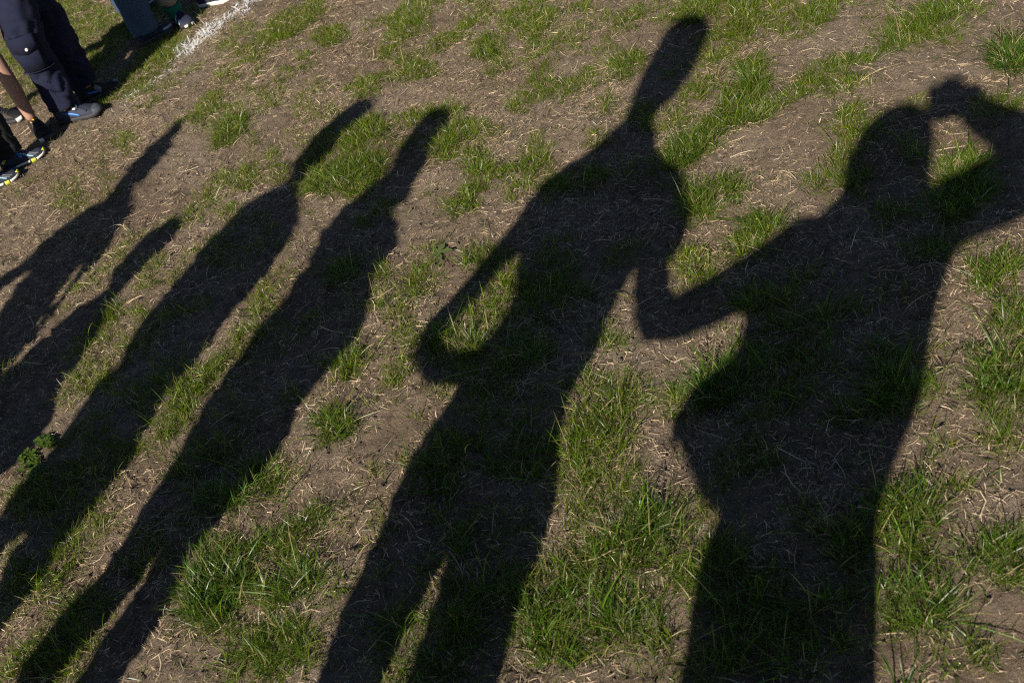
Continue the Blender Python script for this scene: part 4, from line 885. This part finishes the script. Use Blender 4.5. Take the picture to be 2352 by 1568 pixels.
cargo = child('child in wrinkled navy cargo trousers and grey shoes with bright blue trim', R_(38), 1.25, None, BLUEJ, NAVY, [va1[:2], va2[:2]], (.078, .068, .053),
    [((va1[0] - math.cos(vh1) * .055, va1[1] - math.sin(vh1) * .055), vh1, .19, st_v, mv), ((va2[0] - math.cos(vh2) * .055, va2[1] - math.sin(vh2) * .055), vh2, .19, st_v2, dict(upper=SHOE_BLACK, sole=RUB_BLACK))], wrinkle=.013, low_hem=.064)
def pocket():
    # bellows pocket with a flap and a snap on the thigh nearest the camera
    c = np.array([va1[0], va1[1], 0]); d = np.array([0.0, 0.0, 1.6]) - np.array([c[0], c[1], .36]); d[2] = 0; d /= np.linalg.norm(d)
    ang0 = math.atan2(d[1], d[0]) - .25
    def pt(a, z, r): return np.array([c[0] + r * math.cos(ang0 + a), c[1] + r * math.sin(ang0 + a), z])
    def slab(name, a0, a1, z0, z1, r, th, dip=0.0):
        rows = []
        for i in range(9):
            a = a0 + (a1 - a0) * i / 8; zb = z0 - dip * (1 - abs(i - 4) / 4)
            rows.append([pt(a, z1, r - .012), pt(a, z1, r + th), pt(a, (z0 + z1) / 2, r + th + .002), pt(a, zb, r + th), pt(a, zb, r - .012)])
        return MB().loft(rows).build(name, NAVY, cargo)
    slab('pocket', -.62, .55, .255, .375, .0735, .006)
    fl = slab('pocket_flap', -.68, .6, .335, .392, .0765, .009, .012)
    p = pt(.05, .343, .0865); n = p - pt(.05, .343, .05); n /= np.linalg.norm(n)
    MB().tube([p - n * .004, p + n * .003, p + n * .0045], [.0062, .006, .004], 14, False).build('snap_button', RUB_WHITE, cargo)
    slab('knee_seam', -1.1, 1.1, .246, .2495, .072, .003)
pocket()

# bare-legged child
kh = R_(-34); ka = at(62, 255, .1)
st_k = dict(laces=(.44, .5, .56, .62), strips=[('side_panel', (.34, .28, .66, .10), .008, SHOE_BROWN), ('side_panel', (.44, .28, .74, .12), .008, SHOE_BROWN), ('side_panel', (.54, .3, .8, .14), .007, SHOE_BROWN), ('lace_end', (.34, .30, .40, .32), .006, YELLOW, .004), ('lace_end', (.30, .38, .36, .36), .006, YELLOW, .004), ('lace_end', (.36, .42, .40, .5), .005, YELLOW, .005)],
    sole_marks=[(.84, .97, 1, RUB_WHITE, .1, 1.1)])
k2 = (ka[0] - .30, ka[1] + .10)
child('child with one bare leg in a black shoe with yellow lace ends', R_(0), 1.16, None, REDJ, BLACKC, [ka[:2], k2], (.052, .037, .024),
    [((ka[0] - math.cos(kh) * .05, ka[1] - math.sin(kh) * .05), kh, .175, st_k, dict(upper=SHOE_BLACK, sole=RUB_BLACK)), ((k2[0] - .05, k2[1]), R_(10), .175, st_k, dict(upper=SHOE_BLACK, sole=RUB_BLACK))], low_hem=.46, ankle_r=.0215, trouser_scale=1.45)

# child with white and yellow soled shoes
nh = R_(50); na = at(28, 335, .08); nt_ = at(104, 349, .0); nt2 = at(46, 402, .0)
def from_toe(t, h, L): return (t[0] - math.cos(h) * L, t[1] - math.sin(h) * L)
st_n = dict(laces=(.46, .52, .58, .64), strips=[('side_panel', (.42, .36, .50, .12), .010, BLUE), ('tongue_stripe', (.43, .44, .52, .46), .006, NEON, .006), ('heel_panel', (.08, .12, .18, .24), .012, NEON), ('mesh_line', (.5, .3, .74, .08), .004, CYAN), ('mesh_line', (.58, .34, .82, .1), .004, RUB_GREY), ('mesh_line', (.66, .38, .88, .14), .004, RUB_GREY), ('toe_edge', (.96, .2, .985, .4), .006, NEON)],
    sole_marks=[(.30, .62, 1, RUB_WHITE, .3, .85), (.64, .74, 1, NEON, .0, .95), (.76, .97, 1, RUB_WHITE, .25, .8), (.1, .3, 1, BLUE, .3, .7), (.3, .9, -1, RUB_WHITE, .3, .85), (.97, 1.0, 1, NEON, .3, 1.2)])
h1 = from_toe(nt_, nh, .17); h2 = from_toe(nt2, nh, .17)
mn = dict(upper=SHOE_GREY, sole=RUB_BLACK, lace=RUB_GREY)
n1 = (h1[0] + math.cos(nh) * .055, h1[1] + math.sin(nh) * .055); n2 = (h2[0] + math.cos(nh) * .055, h2[1] + math.sin(nh) * .055)
child('child in black trousers and grey shoes with white and neon yellow soles', nh, 1.16, None, GREYJ, BLACKC, [n1, n2], (.06, .05, .05),
    [(h1, nh, .17, st_n, mn), (h2, nh, .17, st_n, mn)], wrinkle=.006, weight=(-.17, -.06))

# child in blue jeans
jh = R_(58); ja = at(328, 58, .08); j2 = (ja[0] - .30, ja[1] + .30)
st_j = dict(laces=(.46, .52, .58), toe_cap=False, strips=[('toe_rim', (.66, .12, .93, .28), .011, PALE_GREY), ('side_panel', (.3, .2, .5, .06), .012, SHOE_GREY)])
child('child in blue jeans and dark shoes standing in another child\'s shadow', R_(35), 1.16, None, OLIVEJ, DENIM, [ja[:2], j2], (.078, .07, .062),
    [((ja[0] - math.cos(jh) * .055, ja[1] - math.sin(jh) * .055), jh, .185, st_j, dict(upper=SHOE_NAVY, sole=RUB_BLACK)), ((j2[0] - .04, j2[1] - .03), jh, .185, st_j, dict(upper=SHOE_NAVY, sole=RUB_BLACK))], wrinkle=.003)

# child in cropped khaki trousers and green socks
sh1, sh2 = R_(-32), R_(14); sa = at(398, 22, .075)
s2h = at(458, 15, .0); sa2 = (s2h[0] + math.cos(sh2) * .055, s2h[1] + math.sin(sh2) * .055)
st_s = dict(laces=(.44, .53, .62), strap=True, strips=[('tongue_trim', (.38, .36, .44, .62), .006, CYAN, .004), ('side_trim', (.2, .2, .4, .34), .006, CYAN), ('side_trim', (.5, .3, .58, .06), .005, CYAN), ('side_trim', (.7, .3, .78, .06), .005, CYAN)], sole_marks=[])
ms2 = dict(upper=SHOE_NAVY, sole=RUB_BLACK, lace=SHOE_NAVY, collar=SHOE_NAVY)
ms = dict(upper=SHOE_NAVY, sole=RUB_WHITE, lace=SHOE_NAVY, collar=SHOE_NAVY)
khk = child('child in cropped khaki trousers with a rolled green sock and navy shoes', R_(-8), 1.15, None, REDJ, KHAKI, [sa[:2], sa2], (.066, .058, .044),
    [((sa[0] - math.cos(sh1) * .055, sa[1] - math.sin(sh1) * .055), sh1, .18, dict(st_s, sole_marks=[(.93, .99, 1, RUB_WHITE, .1, .7), (.93, .99, -1, RUB_WHITE, .1, .7)]), ms2), (tuple(s2h[:2]), sh2, .19, dict(st_s, sole_marks=[]), ms)], low_hem=.115, ankle_r=.026)
def sock(c):
    m = MB(); rows = []
    for i, (z, r) in enumerate(((.05, .033), (.066, .033), (.072, .037), (.079, .040), (.087, .041), (.094, .039), (.099, .034), (.1, .028))):
        rows.append([(c[0] + (r + .0014 * (j % 2)) * math.cos(2 * math.pi * j / 48), c[1] + (r + .0014 * (j % 2)) * math.sin(2 * math.pi * j / 48), z) for j in range(48)])
    m.loft(rows, cap=False); m.build('sock', GREENK, khk)
sock(sa); sock(sa2)
